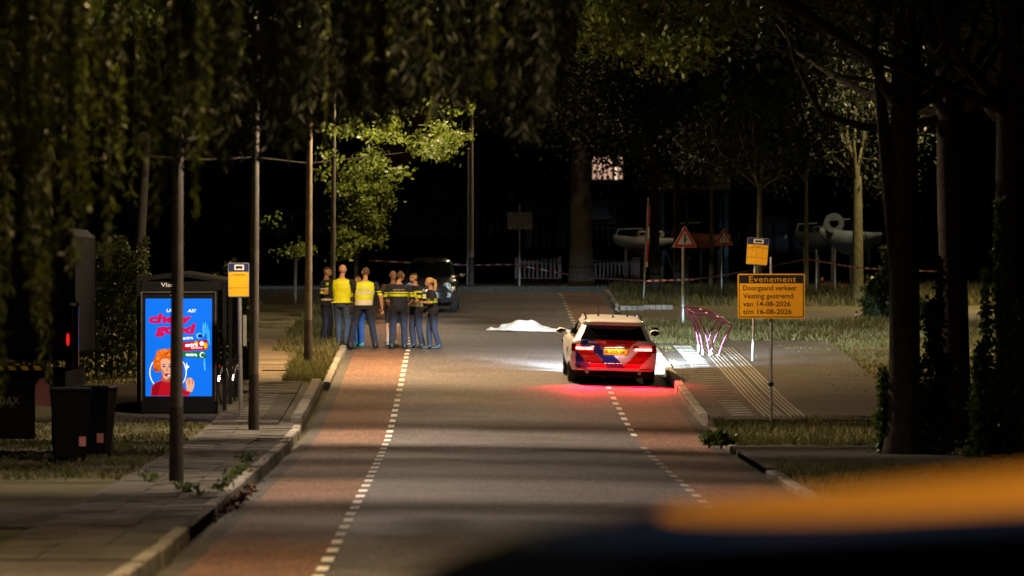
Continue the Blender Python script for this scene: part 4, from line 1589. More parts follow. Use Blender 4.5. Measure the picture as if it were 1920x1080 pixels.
mat('ad_skin_dark', (.4, .2, .1), .3, emit=(.34, .13, .075), estr=1.0)
mat('ad_red', (.3, .0, .01), .3, emit=(.34, .004, .012), estr=1.0)
mat('ad_curl', (.5, .2, .0), .3, emit=(.68, .17, .02), estr=1.0); mat('ad_red_dark', (.2, .0, .0), .3, emit=(.20, .002, .008), estr=1.0)
mat('ad_green', (.0, .1, .02), .3, emit=(.004, .14, .035), estr=1.0)
mat('ad_yellow', (.5, .3, .0), .3, emit=(.8, .42, .008), estr=1.0)
mat('ad_navy', (.0, .0, .1), .3, emit=(.004, .02, .18), estr=1.0)
mb = MB(); mb.rbox(((X(265) + X(408)) / 2, .10, Z(660)), (143 / sh.s, .18, 230 / sh.s), .015); hs = mb.build('housing', 'black_metal', panel)
mb = MB(); mb.box(((X(273) + X(397.5)) / 2, .006, (Z(560) + Z(743)) / 2), (124.5 / sh.s, .008, 183 / sh.s)); scr = mb.build('screen', 'ad_blue', panel)
for xa in (266, 404.5):
    mb = MB(); mb.box((X(xa), .0, Z(650)), (.022, .03, 205 / sh.s)); mb.build('frame_edge', 'post_dark', panel)
mb = MB(); mb.box((X(335), .0, Z(548)), (136 / sh.s, .03, .02)); mb.build('frame_edge', 'post_dark', panel)


def flat(poly, m, lay):
    """flat print on the screen: outline in the photo's zoomed pixels (2nd close-up: 250..420 x 500..780)"""
    P = [(X(250 + a / 3.857), Z(500 + b / 3.857)) for a, b in poly]
    mb = MB(); n = len(P)
    mb.add([(p[0], -.001 - lay * .0012, p[1]) for p in P], [tuple(range(n))])
    mb.build('print', m, scr)


def blob(cx, cy, rx, ry, m, lay, n=18, wob=0.0, seed=0):
    r_ = random.Random(seed)
    flat([(cx + rx * math.cos(2 * PI * k / n) * (1 + wob * r_.uniform(-1, 1)), cy + ry * math.sin(2 * PI * k / n) * (1 + wob * r_.uniform(-1, 1))) for k in range(n)], m, lay)


def ztext(s, m, x, y, w, h, lay, **k):
    text_part(s, scr, m, X(250 + x / 3.857), Z(500 + y / 3.857), -.001 - lay * .0012, w=w / 3.857 / sh.s, h=h / 3.857 / sh.s, align='LEFT', **k)


# ring, girl with curly red hair in a red jumper, gum packs, headline
mb = MB(); mb.ring((X(250 + 252 / 3.857), Z(500 + 765 / 3.857)), 135 / 3.857 / sh.s, 128 / 3.857 / sh.s, -.0035, -.0025, 40); mb.build('print', 'ad_white', scr)
blob(225, 690, 62, 70, 'ad_hair_dark', 3, 22, .12, 1)
blob(215, 640, 55, 45, 'ad_hair', 4, 20, .16, 2); blob(262, 640, 40, 45, 'ad_hair', 4, 18, .18, 3); blob(175, 700, 28, 60, 'ad_hair', 4, 18, .2, 4); blob(285, 690, 24, 60, 'ad_hair', 4, 18, .2, 5)
flat([(210, 800), (275, 800), (285, 850), (200, 850)], 'ad_skin_dark', 5)
flat([(128, 935), (132, 870), (160, 840), (205, 822), (240, 838), (280, 822), (340, 850), (385, 900), (390, 935)], 'ad_red', 6)
flat([(198, 680), (215, 665), (265, 665), (285, 690), (282, 750), (265, 795), (240, 815), (215, 795), (200, 750)], 'ad_skin', 7)
blob(222, 722, 11, 6, 'ad_navy', 8); blob(266, 722, 11, 6, 'ad_navy', 8)
flat([(208, 706), (236, 704), (236, 709), (208, 712)], 'ad_hair_dark', 8); flat([(252, 704), (282, 706), (282, 712), (252, 709)], 'ad_hair_dark', 8)
flat([(240, 725), (247, 725), (252, 755), (236, 757)], 'ad_skin_dark', 8)
blob(245, 782, 20, 11, 'ad_red', 9); blob(250, 787, 9, 5, 'ad_navy', 10)
flat([(250, 782), (292, 788), (292, 795), (250, 790)], 'ad_white', 11)
blob(205, 800, 6, 13, 'ad_red', 9)
for q in ((200, 655), (235, 650), (265, 655)): blob(q[0], q[1], 22, 17, 'ad_hair', 8, 14, .2, q[0])
r_ = random.Random(9)
for k in range(46):
    an = r_.uniform(-.4, PI + .4); rr_ = r_.uniform(.75, 1.15)
    hx_, hy_ = 228 + 62 * rr_ * math.cos(an), 668 - 62 * rr_ * math.sin(an) * .95
    if 200 < hx_ < 285 and hy_ > 672: continue
    blob(hx_, hy_, r_.uniform(7, 15), r_.uniform(7, 15), r_.choice(('ad_hair', 'ad_hair_dark', 'ad_hair', 'ad_curl')), 9 + k % 5, 10, .2, k)
for k in range(14):
    blob(168 + r_.uniform(-16, 18), 700 + k * 6 - 20, r_.uniform(8, 14), r_.uniform(7, 12), r_.choice(('ad_hair', 'ad_hair_dark', 'ad_curl')), 9 + k % 4, 10, .2, 90 + k)
flat([(200, 740), (214, 738), (226, 770), (216, 795), (202, 756)], 'ad_skin_dark', 8)
flat([(160, 846), (205, 826), (196, 860), (176, 930), (140, 935), (138, 880)], 'ad_red_dark', 7)
flat([(212, 808), (240, 826), (268, 808), (270, 816), (240, 836), (210, 816)], 'ad_hair_dark', 8)
# hand
flat([(385, 880), (378, 830), (395, 806), (420, 803), (442, 830), (440, 870), (425, 905), (395, 915)], 'ad_skin', 7)
for k in range(4): flat([(385 + k * 13, 812 + abs(k - 1.5) * 4), (396 + k * 13, 810 + abs(k - 1.5) * 4), (398 + k * 12, 850), (388 + k * 12, 850)], 'ad_skin_dark' if k % 2 else 'ad_skin', 8)
flat([(355, 935), (360, 905), (400, 900), (418, 910), (400, 935)], 'ad_red', 8)
ztext('LANG', 'ad_white', 240, 328, 90, 22, 3, shear=.2, bold=.02); ztext('AS?', 'ad_white', 392, 330, 62, 22, 3, shear=.2, bold=.02)
ztext('chew', 'ad_pink', 113, 405, 310, 62, 4, shear=.15, bold=.055); ztext('good', 'ad_pink', 158, 482, 295, 66, 4, shear=.15, bold=.055)
flat([(287, 232), (325, 232), (325, 278), (287, 278)], 'ad_yellow', 2)
flat([(330, 500), (500, 478), (506, 520), (335, 545)], 'ad_blue', 3); ztext('extra', 'ad_white', 352, 528, 82, 22, 5, bold=.03, rot=.06); blob(478, 500, 25, 22, 'ad_light', 4); blob(484, 502, 17, 14, 'ad_navy', 5)
flat([(330, 550), (538, 528), (542, 600), (335, 615)], 'ad_red', 4); ztext('extra', 'ad_white', 376, 580, 92, 28, 6, bold=.035, rot=.05); blob(496, 556, 16, 16, 'ad_white', 6); blob(524, 572, 14, 24, 'ad_yellow', 5); blob(455, 552, 14, 12, 'ad_yellow', 5)
ztext('Refreshers', 'ad_white', 420, 594, 80, 12, 6, bold=.02, rot=.05)
flat([(335, 618), (522, 612), (526, 664), (338, 650)], 'ad_green', 4); ztext('extra', 'ad_white', 380, 645, 82, 24, 6, bold=.035, rot=-.03); blob(500, 638, 20, 20, 'ad_white', 5); blob(504, 640, 16, 15, 'ad_green', 6)
for k, (a, b_, c_) in enumerate(((505, 410, 500), (520, 400, 480), (535, 420, 540), (545, 450, 560), (512, 660, 745))):
    flat([(a, b_), (a + 7, b_ + 4), (a + 12, c_), (a + 2, c_ + 8), (a - 4, (b_ + c_) / 2)], 'ad_light', 3)
flat([(385, 690), (392, 712), (408, 726), (392, 736), (386, 755), (378, 740)], 'ad_white', 5)
# small text above the screen
text_part('Bus', hs, 'sign_back', X(324.5), Z(555.5), .006, w=9 / sh.s, h=3 / sh.s)

# the shelter around it
shel = thing('bus_shelter', 'dark glass bus shelter with curved roof behind the lit panel', 'bus shelter', (sh.p[0], sh.p[1], sh.p[2]))
mat('shelter_glass', (.012, .014, .014), .05, spec=.6)
W0, W1 = X(255), X(424)
Hs = Z(528)
mb = MB()
rg = []
for k in range(9):
    u = k / 8
    yy = .25 + u * 5.6
    rg.append([(W0, yy, Hs + .0 + .04 * math.sin(u * PI)), (W0, yy, Hs + .06 + .04 * math.sin(u * PI)), ((W0 + W1) / 2, yy, Hs + .16 + .04 * math.sin(u * PI)), (W1, yy, Hs + .02 + .04 * math.sin(u * PI)), (W1, yy, Hs - .04 + .04 * math.sin(u * PI)), ((W0 + W1) / 2, yy, Hs + .10 + .04 * math.sin(u * PI))])
mb.loft(rg); mb.build('roof', 'black_metal', shel)
for px_ in (W0 + .04, W1 - .04):
    for yy in (.3, 3.0, 5.7):
        mb = MB(); mb.box((px_, yy, Hs / 2), (.07, .07, Hs)); mb.build('upright', 'black_metal', shel)
for yy in (1.65, 4.35):
    mb = MB(); mb.box((W0 + .04, yy, Hs / 2), (.012, 2.5, Hs - .5)); mb.build('glass_wall', 'shelter_glass', shel)
mb = MB(); mb.box(((W0 + W1) / 2 - .1, 3.0, .48), (.4, 2.2, .05)); mb.build('bench', 'post_dark', shel)
mb = MB(); mb.box((X(340), .22, Z(536)), (150 / sh.s, .02, .16)); nb = mb.build('name_board', 'black_metal', shel)
text_part('Vlasak', nb, 'sign_white', X(301), Z(538), .2085, w=37 / sh.s, h=8 / sh.s, align='LEFT')

# litter bin beside the second post
q = Px(493, 737, .12)
t = thing('litter_bin', 'dark litter bin on a post behind the second lamp post', 'litter bin', q.p)
mb = MB(); mb.tube([(-.17, 0, -.1), (-.17, 0, 1.0)], .03, 8); mb.build('bin_post', 'black_metal', t)
mb = MB(); mb.rbox((-.30, .1, .62), (.36, .36, .72), .03); b_ = mb.build('bin_body', 'black_metal', t)
mb = MB(); mb.rbox((-.30, .1, 1.0), (.40, .40, .05), .02); mb.build('bin_lid', 'black_metal', b_)

# bicycle leaning behind the shelter
def bicycle(px, label, rz):
    t = thing('bicycle', label, 'bicycle', px.p, rz)
    mat('bike_frame', (.03, .03, .035), .35, .4)
    for x_ in (-.55, .55):
        mb = MB(); mb.ring((x_, .35), .35, .325, -.016, .016, 32); w_ = mb.build('wheel', 'rubber', t)
        mb = MB(); mb.ring((x_, .35), .325, .305, -.011, .011, 32)
        for k in range(12):
            a = PI * k / 6; mb.tube([(x_, 0, .35), (x_ + .31 * math.cos(a), 0, .35 + .31 * math.sin(a))], .0025, 4)
        mb.build('rim', 'chrome', w_)
        pts = [(x_ + .375 * math.cos(a), 0, .35 + .375 * math.sin(a)) for a in np.linspace(.2, 2.9, 10)]
        mb = MB(); mb.tube(pts, (.022), 5); mb.build('mudguard', 'chrome', t)
    mb = MB()
    for a, b in (((-.55, .35), (-.1, .32)), ((-.1, .32), (-.25, .86)), ((-.55, .35), (-.22, .76)), ((-.1, .32), (.38, .78)), ((-.24, .8), (.36, .86)), ((.36, .95), (.55, .35))):
        mb.tube([(a[0], 0, a[1]), (b[0], 0, b[1])], .017, 7)
    mb.build('frame', 'bike_frame', t, True)
    mb = MB(); mb.ell((-.27, 0, .95), (.13, .08, .035), 10, 6); mb.tube([(-.25, 0, .84), (-.27, 0, .94)], .013, 6); mb.build('saddle', 'rubber', t, True)
    mb = MB(); mb.tube([(.25, -.28, 1.08), (.38, -.18, 1.10), (.37, 0, 1.06), (.38, .18, 1.10), (.25, .28, 1.08)], .013, 6); mb.tube([(.36, 0, .93), (.37, 0, 1.06)], .014, 6); mb.build('handlebar', 'chrome', t, True)
    mb = MB(); mb.box((-.62, 0, .78), (.36, .14, .015)); mb.tube([(-.55, .05, .35), (-.68, .05, .77)], .006, 4); mb.tube([(-.55, -.05, .35), (-.68, -.05, .77)], .006, 4); mb.build('carrier', 'chrome', t)
    mb = MB(); mb.ell((-.85, 0, .72), (.02, .03, .03), 8, 6); mb.build('rear_light', 'reflector_red', t)
    mb = MB(); mb.tube([(-.1, -.09, .32), (-.1, .09, .32)], .03, 8); mb.box((-.02, -.11, .22), (.09, .07, .02)); mb.box((-.18, .11, .42), (.09, .07, .02)); mb.build('pedals', 'black_metal', t)
    return t


bicycle(Px(432, 757, .12), 'dark bicycle parked at the far side of the bus shelter', R(78))

# ------------------------------------------------------------------ lorry tail, wheelie bins at the far left
q = Px(60, 862, .1)
van = thing('parked_truck', 'dark lorry tail with yellow and black hazard edge and red tail lamp, far left', 'truck', (q.p[0], q.p[1] + 1.0, zr(q.p[1] + 1) + .09))
s = q.s
xr = (145 - 60) / s
zt = (862 - 690) / s
mat('truck_dark', (.006, .006, .006), .8, spec=.1); mat('hazard_yellow', (.6, .36, .02), .5); mat('pink_reflector', (.55, .22, .2), .5)
mb = MB(); mb.rbox((xr - 1.35, 2.5, zt + 1.1), (2.5, 5.0, 2.0), .12); body = mb.build('body', 'truck_dark', van)
mb = MB(); mb.box((xr - 1.55, -.3, zt), (2.0, .6, .07)); tl = mb.build('tail_lift', 'truck_dark', van)
for k in range(12):
    a = xr - .55 - k * .19
    mb = MB(); mb.prism([(a - .10, zt - .033), (a, zt - .033), (a - .04, zt + .033), (a - .14, zt + .033)], -.606, -.602); mb.build('hazard_stripe', 'hazard_yellow', tl)
mb = MB(); mb.tube([(xr - .14, .05, zt + .0), (xr - .14, .02, zt + .9)], (.10), 10); mb.ell((xr - .14, .02, zt + .93), (.11, .1, .09), 12, 8); col_ = mb.build('lamp_column', 'glass_dark', van, True)
mb = MB(); mb.ell((xr - .20, -.08, zt + .42), (.025, .02, .10), 8, 6); mb.build('tail_lamp', 'truck_lamp' if 'truck_lamp' in MATS else mat('truck_lamp', (.5, .01, .01), .2, emit=(1, .02, .02), estr=.8), col_, True)
mb = MB(); mb.ell((xr - .13, -.08, zt + .95), (.06, .03, .025), 8, 6); mb.build('marker_lamp', 'lamp_clear', col_, True)
mb = MB(); mb.prism([(xr - .75, zt - .2), (xr - .6, zt - .15), (xr - .48, zt - .28), (xr - .46, zt - .6), (xr - .75, zt - .55)], .02, .05); mb.build('mud_flap', 'pink_reflector', van)
mb = MB(); mb.box((xr - 1.35, 2.4, zt - .25), (2.2, 4.6, .35)); mb.build('chassis', 'truck_dark', van)
for sx in (-.4, -2.2):
    for yy in (1.4, 3.8):
        mb = MB(); mb.tube([(xr + sx - .12, yy, .45), (xr + sx + .12, yy, .45)], .45, 18); w_ = mb.build('wheel', 'rubber', van)
        mb = MB(); mb.tube([(xr + sx - .125, yy, .45), (xr + sx + .125, yy, .45)], .2, 12); mb.build('rim', 'rim_grey', w_)
mb = MB(); mb.box((xr - 1.3, -.2, .75), (1.2, .5, .9)); ug = mb.build('under_guard', 'truck_dark', van)
text_part('DAX', ug, 'post_grey', xr - 1.05, .82, -.4515, w=.3, h=.12)
for bx_, by_, lab, rz in ((133, 866, 'black wheelie bin nearest the footway, left of the first lamp post', R(6)), (176, 858, 'black wheelie bin at the right of the pair beside the lorry', R(-8))):
    q = Px(bx_, by_, .1)
    t = thing('wheelie_bin', lab, 'wheelie bin', q.p, rz, 'wheelie bins beside the lorry')
    hb = 1.05
    mb = MB(); mb.loft([[(-.22, -.25, .06), (.22, -.25, .06), (.22, .25, .06), (-.22, .25, .06)], [(-.29, -.34, hb - .1), (.29, -.34, hb - .1), (.29, .32, hb - .1), (-.29, .32, hb - .1)], [(-.30, -.35, hb - .03), (.30, -.35, hb - .03), (.30, .33, hb - .03), (-.30, .33, hb - .03)]])
    bd_ = mb.build('bin_body', 'black_plastic', t)
    mb = MB(); mb.rbox((0, -.01, hb), (.62, .72, .07), .03); mb.build('lid', 'black_plastic', t)
    mb = MB(); mb.tube([(-.2, .36, hb - .05), (.2, .36, hb - .05)], .018, 6); mb.build('handle', 'black_plastic', t)
    for sx in (-.2, .2):
        mb = MB(); mb.tube([(sx - .03, .24, .1), (sx + .03, .24, .1)], .1, 12); mb.build('wheel', 'rubber', t)
    mb = MB(); mb.box((.16, -.295, .30), (.10, .012, .14)); mb.build('sticker', 'pink_reflector', bd_)

# low rail beside the path
q = Px(545, 698, .1)
t = thing('verge_rail', 'low dark iron bar lying along the path edge by the thin lamp post', 'bar', q.p, R(0))
mb = MB(); mb.tube([(-.62, .05, .03), (0, 0, .035)], .014, 6); mb.build('bar', 'black_metal', t)
mb = MB(); mb.rbox((.0, 0, .05), (.10, .08, .06), .015); mb.build('bar_foot', 'black_metal', t)
# ------------------------------------------------------------------ people
mat('skin', (.46, .26, .17), .55, noise=(9, .12)); mat('skin_dark', (.22, .12, .075), .55)
mat('hair_dark', (.035, .022, .014), .7); mat('hair_brown', (.10, .06, .03), .7); mat('hair_blond', (.50, .33, .13), .6, noise=(30, .3))
mat('cloth_navy', (.012, .016, .034), .85, noise=(7, .3), bump=(9, 1.0)); mat('cloth_black', (.012, .012, .014), .85, bump=(9, 1.0))
mat('trousers_navy', (.008, .012, .028), .9, noise=(6, .3), bump=(9, 1.0)); mat('jeans', (.03, .085, .24), .9, noise=(6, .25), bump=(9, 1.0)); mat('jeans_dark', (.03, .05, .10), .9, noise=(6, .25), bump=(9, 1.0))
mat('hivis', (.62, .72, .02), .6, noise=(8, .12), bump=(9, 1.0)); mat('hivis_yellow', (.66, .70, .01), .6, noise=(8, .12), bump=(9, 1.0)); mat('reflective', (.62, .60, .54), .4, noise=(9, .1))
mat('boots', (.012, .012, .012), .5); mat('trainers', (.35, .40, .42), .6); mat('teal_shoe', (.10, .40, .42), .6); mat('brown_shirt', (.09, .06, .045), .85, noise=(8, .3), bump=(9, 1.0))
mat('taser_yellow', (.9, .65, .0), .4); mat('grey_shoe', (.02, .026, .03), .6)


def ring_ell(c, rx, ry, yaw=0.0, n=14):
    ca, sa = math.cos(yaw), math.sin(yaw)
    out = []
    for k in range(n):
        a = 2 * PI * k / n
        x, y = rx * math.cos(a), ry * math.sin(a)
        out.append((c[0] + x * ca - y * sa, c[1] + x * sa + y * ca, c[2]))
    return out


def person(label, px, py, h, theta, H, feet, arms, outfit, lean=(0, 0), head=(0, 0), bulk=1.0, extras=None, dd=0.0, woman=False):
    """feet: two (x,y,toe_deg); arms: two (elbow, hand) offsets from the shoulder; local frame faces -y, all metres for H=1.8"""
    g = gp(px, py, h)
    k = H / 1.8
    t = thing('person', label, 'person', (g[0] * (g[1] + dd) / g[1], g[1] + dd, zg(g[0], g[1] + dd) + h), R(theta), 'people standing in a group by the left kerb')
    t.scale = (k * 1.09, k * 1.09, k)
    mb = MB()
    S = []                              # (tag, p, q, rp, rq)
    lx, ly = lean

    def tor(z):                        # torso axis with lean from the hips up
        u = max(0, (z - .93) / .55)
        return (lx * u, ly * u, z)
    B = bulk
    wz = [(.86, .150, .115), (.93, .172 if woman else .165, .128), (1.00, .160 if woman else .172, .128), (1.08, .140 if woman else .170, .122), (1.18, .152 if woman else .182, .126),
          (1.28, .170 if woman else .198, .130), (1.38, .165 if woman else .204, .120), (1.445, .140 if woman else .178, .098), (1.485, .085 if woman else .105, .080), (1.515, .056, .062), (1.545, .052, .056), (1.60, .050, .056)]
    mb.loft([ring_ell(tor(z), rx * (B if z < 1.45 else 1), ry * (B if z < 1.45 else 1)) for z, rx, ry in wz])
    for a, b in zip(wz[:-4], wz[1:-3]):
        S.append(('torso', tor(a[0]), tor(b[0]), .16, .16))
    S.append(('neck', tor(1.515), tor(1.60), .060, .055))
    # head
    hx, hy = tor(1.68)[0] + head[0], tor(1.68)[1] + head[1]
    hyaw = head[2] if len(head) > 2 else 0.0
    Mh = Matrix.Rotation(hyaw, 3, 'Z')
    hc = Vector((hx, hy - .01, 1.685))

    def hp(x, y, z):
        v = Mh @ Vector((x, y, z)); return (hc.x + v.x, hc.y + v.y, hc.z + v.z)
    mb.ell(hp(0, .012, .02), (.077, .094, .098), 16, 12, M=Mh)
    mb.ell(hp(0, -.022, -.045), (.060, .070, .070), 14, 10, M=Mh)        # jaw
    mb.ell(hp(0, -.088, -.012), (.014, .020, .022), 8, 6, M=Mh)          # nose
    mb.ell(hp(0, -.070, .032), (.050, .022, .012), 10, 6, M=Mh)          # brow
    for sx in (-1, 1): mb.ell(hp(sx * .078, .01, -.005), (.012, .022, .034), 8, 6, M=Mh)
    S.append(('head', tuple(hc + Vector((0, 0, -.05))), tuple(hc + Vector((0, 0, .05))), .09, .09))
    # legs
    for i, (fx, fy, toe) in enumerate(feet):
        sx = -1 if i == 0 else 1
        hip = (sx * .088, 0, .90)
        kn = (hip[0] * .45 + fx * .55 + sx * .01, fy * .5 - .035 + (feet[i][3] if len(feet[i]) > 3 else 0), .49)
        an = (fx, fy + .02, .09)
        mb.tube([(hip[0], hip[1], .96), hip, tuple((Vector(hip) + Vector(kn)) / 2), kn, tuple((Vector(kn) * .45 + Vector(an) * .55)), (an[0], an[1], .12), (an[0], an[1], .05)],
                [(.085), .100, .088, .070, .068, .062, .060], 12)
        S.append(('thigh', hip, kn, .09, .07)); S.append(('shin', kn, (an[0], an[1], .13), .07, .06))
        ca, sa = math.cos(R(toe)), math.sin(R(toe))
        f0 = Vector((fx + sa * -.06, fy + .07 * ca, .05)); f1 = Vector((fx + sa * .17, fy - .17 * ca, .035))
        Mf = Matrix.Rotation(math.atan2(sa, ca), 3, 'Z')
        mid = (f0 + f1) / 2
        mb.ell((mid.x, mid.y, .045), (.047, .145, .045), 12, 8, M=Mf); mb.ell((f1.x - sa * .05, f1.y + .05 * ca, .038), (.050, .075, .038), 10, 8, M=Mf)
        mb.ell((fx, fy + .03, .075), (.048, .065, .07), 10, 8)
        S.append(('foot', tuple(f0), tuple(f1), .05, .05)); S.append(('foot', (fx, fy + .03, .05), (fx, fy + .03, .09), .06, .06))
    # arms
    for i, (eo, ho) in enumerate(arms):
        sx = -1 if i == 0 else 1
        sh_ = Vector(tor(1.425)) + Vector((sx * (.178 if woman else .212) * (.5 + .5 * B), 0, 0))
        el = sh_ + Vector(eo); ha = sh_ + Vector(ho)
        wr = el + (ha - el) * .80
        mb.tube([tuple(sh_ + Vector((-sx * .05, 0, .01))), tuple(sh_), tuple((sh_ + el) / 2), tuple(el), tuple((el * .6 + wr * .4)), tuple(wr)], [.055, .066, .056, .045, .043, .031], 10)
        S.append(('sleeve', tuple(sh_), tuple(sh_ + (el - sh_) * .72), .06, .055)); S.append(('arm', tuple(sh_ + (el - sh_) * .72), tuple(wr), .045, .035))
        # hand: palm, four fingers, thumb
        d_ = (ha - el).normalized()
        side = d_.cross(Vector((0, 0, 1)))
        if side.length < .2: side = Vector((0, 1, 0))
        side.normalize(); nrm = d_.cross(side)
        pc = wr + d_ * .05
        mb.tube([tuple(wr), tuple(wr + d_ * .04), tuple(wr + d_ * .095)], [(.028, .024), (.040, .018), (.040, .016)], 8)
        for q in range(4):
            f_ = wr + d_ * .09 + side * (-.030 + q * .020)
            L_ = (.062, .072, .070, .054)[q]
            mb.tube([tuple(f_), tuple(f_ + d_ * L_ * .5 + nrm * .008), tuple(f_ + d_ * L_ * .85 + nrm * .030)], [.0105, .0100, .0085], 6)
        mb.tube([tuple(wr + d_ * .03 - side * .03), tuple(wr + d_ * .06 - side * .055 + nrm * .012), tuple(wr + d_ * .09 - side * .058 + nrm * .025)], [.013, .0115, .0095], 6)
        S.append(('arm', tuple(wr), tuple(wr + d_ * .17), .04, .04))
    # one continuous surface
    me0 = mb.mesh('body')
    ob = bpy.data.objects.new('body_tmp', me0); C.objects.link(ob)
    md = ob.modifiers.new('r', 'REMESH'); md.mode = 'VOXEL'; md.voxel_size = .0115
    sm = ob.modifiers.new('s', 'SMOOTH'); sm.factor = .5; sm.iterations = 3
    dg = bpy.context.evaluated_depsgraph_get()
    me = bpy.data.meshes.new_from_object(ob.evaluated_get(dg))
    bpy.data.objects.remove(ob)
    n = len(me.polygons)
    cen = np.empty(n * 3, np.float32); me.polygons.foreach_get('center', cen); cen = cen.reshape(-1, 3)
    best = np.full(n, 1e9); bt = np.zeros(n, int)
    tags = []
    for q, (tg, a, b, ra, rb) in enumerate(S):
        a = np.array(a); b = np.array(b); ab = b - a
        u = np.clip(((cen - a) @ ab) / max(ab @ ab, 1e-9), 0, 1)
        dist = np.linalg.norm(cen - (a + u[:, None] * ab), axis=1) - (ra + (rb - ra) * u)
        m_ = dist < best
        best[m_] = dist[m_]; bt[m_] = q
        tags.append(tg)
    tg = np.array(tags)[bt]
    hl = (cen - np.array(hc)) @ np.array(Mh)              # head-local
    keys = outfit(tg, cen, hl)
    uniq = sorted(set(keys.tolist()))
    me.materials.clear()
    for u in uniq: me.materials.append(MATS[u])
    lut = {u: i for i, u in enumerate(uniq)}
    me.polygons.foreach_set('material_index', np.array([lut[x] for x in keys], dtype=np.int32))
    me.polygons.foreach_set('use_smooth', [True] * n)
    o = bpy.data.objects.new('body', me); C.objects.link(o); o.parent = t
    if extras: extras(t, tor, hp)
    return t


def base_outfit(top, trousers, shoes, hair, short_hair=True, sleeve='cloth_navy', arm='skin', bands=(), sleeve_bands=(), belt=True, shorts=False, bare=None, stub=True):
    def f(tg, c, hl):
        k = np.full(len(tg), 'skin', dtype='U20')
        z = c[:, 2]
        k[tg == 'torso'] = top
        for z0, z1, m, cond in bands:
            q = (tg == 'torso') & (z > z0) & (z < z1)
            if cond == 'back': q &= c[:, 1] > -.02
            k[q] = m
        low = (tg == 'torso') & (z < .965)
        k[low] = trousers
        k[(tg == 'thigh') | (tg == 'shin')] = trousers
        if shorts:
            k[(tg == 'shin')] = 'skin'
            k[(tg == 'thigh') & (z < .53)] = 'skin'
        if bare: pass
        if belt: k[((tg == 'torso') | (tg == 'thigh')) & (z > .955) & (z < 1.0)] = 'cloth_black'
        k[tg == 'foot'] = shoes
        k[(tg == 'sleeve')] = sleeve
        for z0, z1, m in sleeve_bands:
            k[(tg == 'sleeve') & (z > z0) & (z < z1)] = m
        k[tg == 'arm'] = arm
        k[(tg == 'neck') | (tg == 'torso') & (z > 1.492)] = 'skin'
        hd = tg == 'head'
        k[hd] = 'skin'
        if hair:
            k[hd & ((hl[:, 2] > .055) & (hl[:, 1] > -.075) | (hl[:, 1] > .045) & (hl[:, 2] > -.035))] = hair
        # eyes and mouth
        k[hd & (hl[:, 1] < -.06) & (np.abs(np.abs(hl[:, 0]) - .032) < .012) & (np.abs(hl[:, 2] - .012) < .007)] = 'hair_dark'
        k[hd & (hl[:, 1] < -.06) & (np.abs(hl[:, 0]) < .024) & (np.abs(hl[:, 2] + .055) < .006)] = 'skin_dark'
        return k
    return f


def belt_gear(items, lettering=None, radio=True):
    """items: (x, y, z, sx, sy, sz, material, name)"""
    def f(t, tor, hp):
        for x, y, z, a, b, c_, m, nm in items:
            mb = MB(); mb.rbox((x, y, z), (a, b, c_), min(a, b, c_) * .25); mb.build(nm, m, t)
        if lettering:
            s_, z, y, w, hh, m, back = lettering
            o = text_part(s_, t, m, 0, z, 0, w=w, h=hh, bold=.015)
            # wrap it onto the back
            for v in o.data.vertices:
                x0 = v.co.x
                v.co.x = -x0 if back else x0
                v.co.y = (y - abs(x0) ** 2 * 1.6) * (1 if back else -1)
    return f


DOWN = ((-.06, .03, -.29), (-.07, -.03, -.60))
POLO = base_outfit('cloth_navy', 'trousers_navy', 'boots', 'hair_brown', bands=((1.215, 1.275, 'hivis', None), (1.292, 1.315, 'hivis', None)), sleeve_bands=((1.20, 1.262, 'hivis'), (1.28, 1.30, 'hivis')))
HIVIS_JACKET = base_outfit('hivis', 'trousers_navy', 'boots', 'hair_dark', bands=((1.02, 1.06, 'reflective', None), (1.16, 1.185, 'cloth_navy', None), (1.36, 1.5, 'cloth_navy', None)), sleeve='cloth_navy', sleeve_bands=((1.20, 1.27, 'hivis'), (1.33, 1.37, 'hivis')))

# 1 officer at the far left, arms folded, turned to the right
person('officer at the left end of the group, arms folded, facing right', 612, 641, .10, 70, 1.80,
       [(-.09, .03, -8), (.10, -.05, 10)],
       [((-.05, .02, -.28), (.16, -.20, -.22)), ((.05, .0, -.28), (-.16, -.22, -.20))],
       base_outfit('cloth_navy', 'trousers_navy', 'boots', 'hair_brown', bands=((1.00, 1.045, 'reflective', None), (1.16, 1.30, 'hivis', None), (1.36, 1.43, 'hivis', None)), sleeve_bands=((1.16, 1.22, 'hivis'), (1.26, 1.29, 'reflective'))),
       extras=belt_gear([(.20, .0, .86, .06, .10, .16, 'cloth_black', 'holster'), (-.20, .02, .93, .05, .09, .12, 'cloth_black', 'pouch'), (.0, -.145, 1.33, .04, .03, .09, 'cloth_black', 'radio')]), head=(0, -.02, 0.1))
# 2 tall man in a plain yellow vest, from behind
person('tall man in plain yellow vest and dark trousers seen from behind', 641, 650, .08, 163, 1.94,
       [(-.10, .03, -6), (.07, -.05, 14)],
       [((-.07, -.06, -.28), (.0, -.30, -.30)), ((.04, -.02, -.29), (-.02, -.26, -.36))],
       base_outfit('hivis_yellow', 'jeans_dark', 'boots', None, sleeve='cloth_black', belt=False, bands=((.90, .98, 'hivis_yellow', None),)),
       bulk=1.06, lean=(.0, -.02), head=(0, -.02, .0),
       extras=belt_gear([(.0, .0, .97, .37, .29, .03, 'hivis_yellow', 'vest_hem')]))
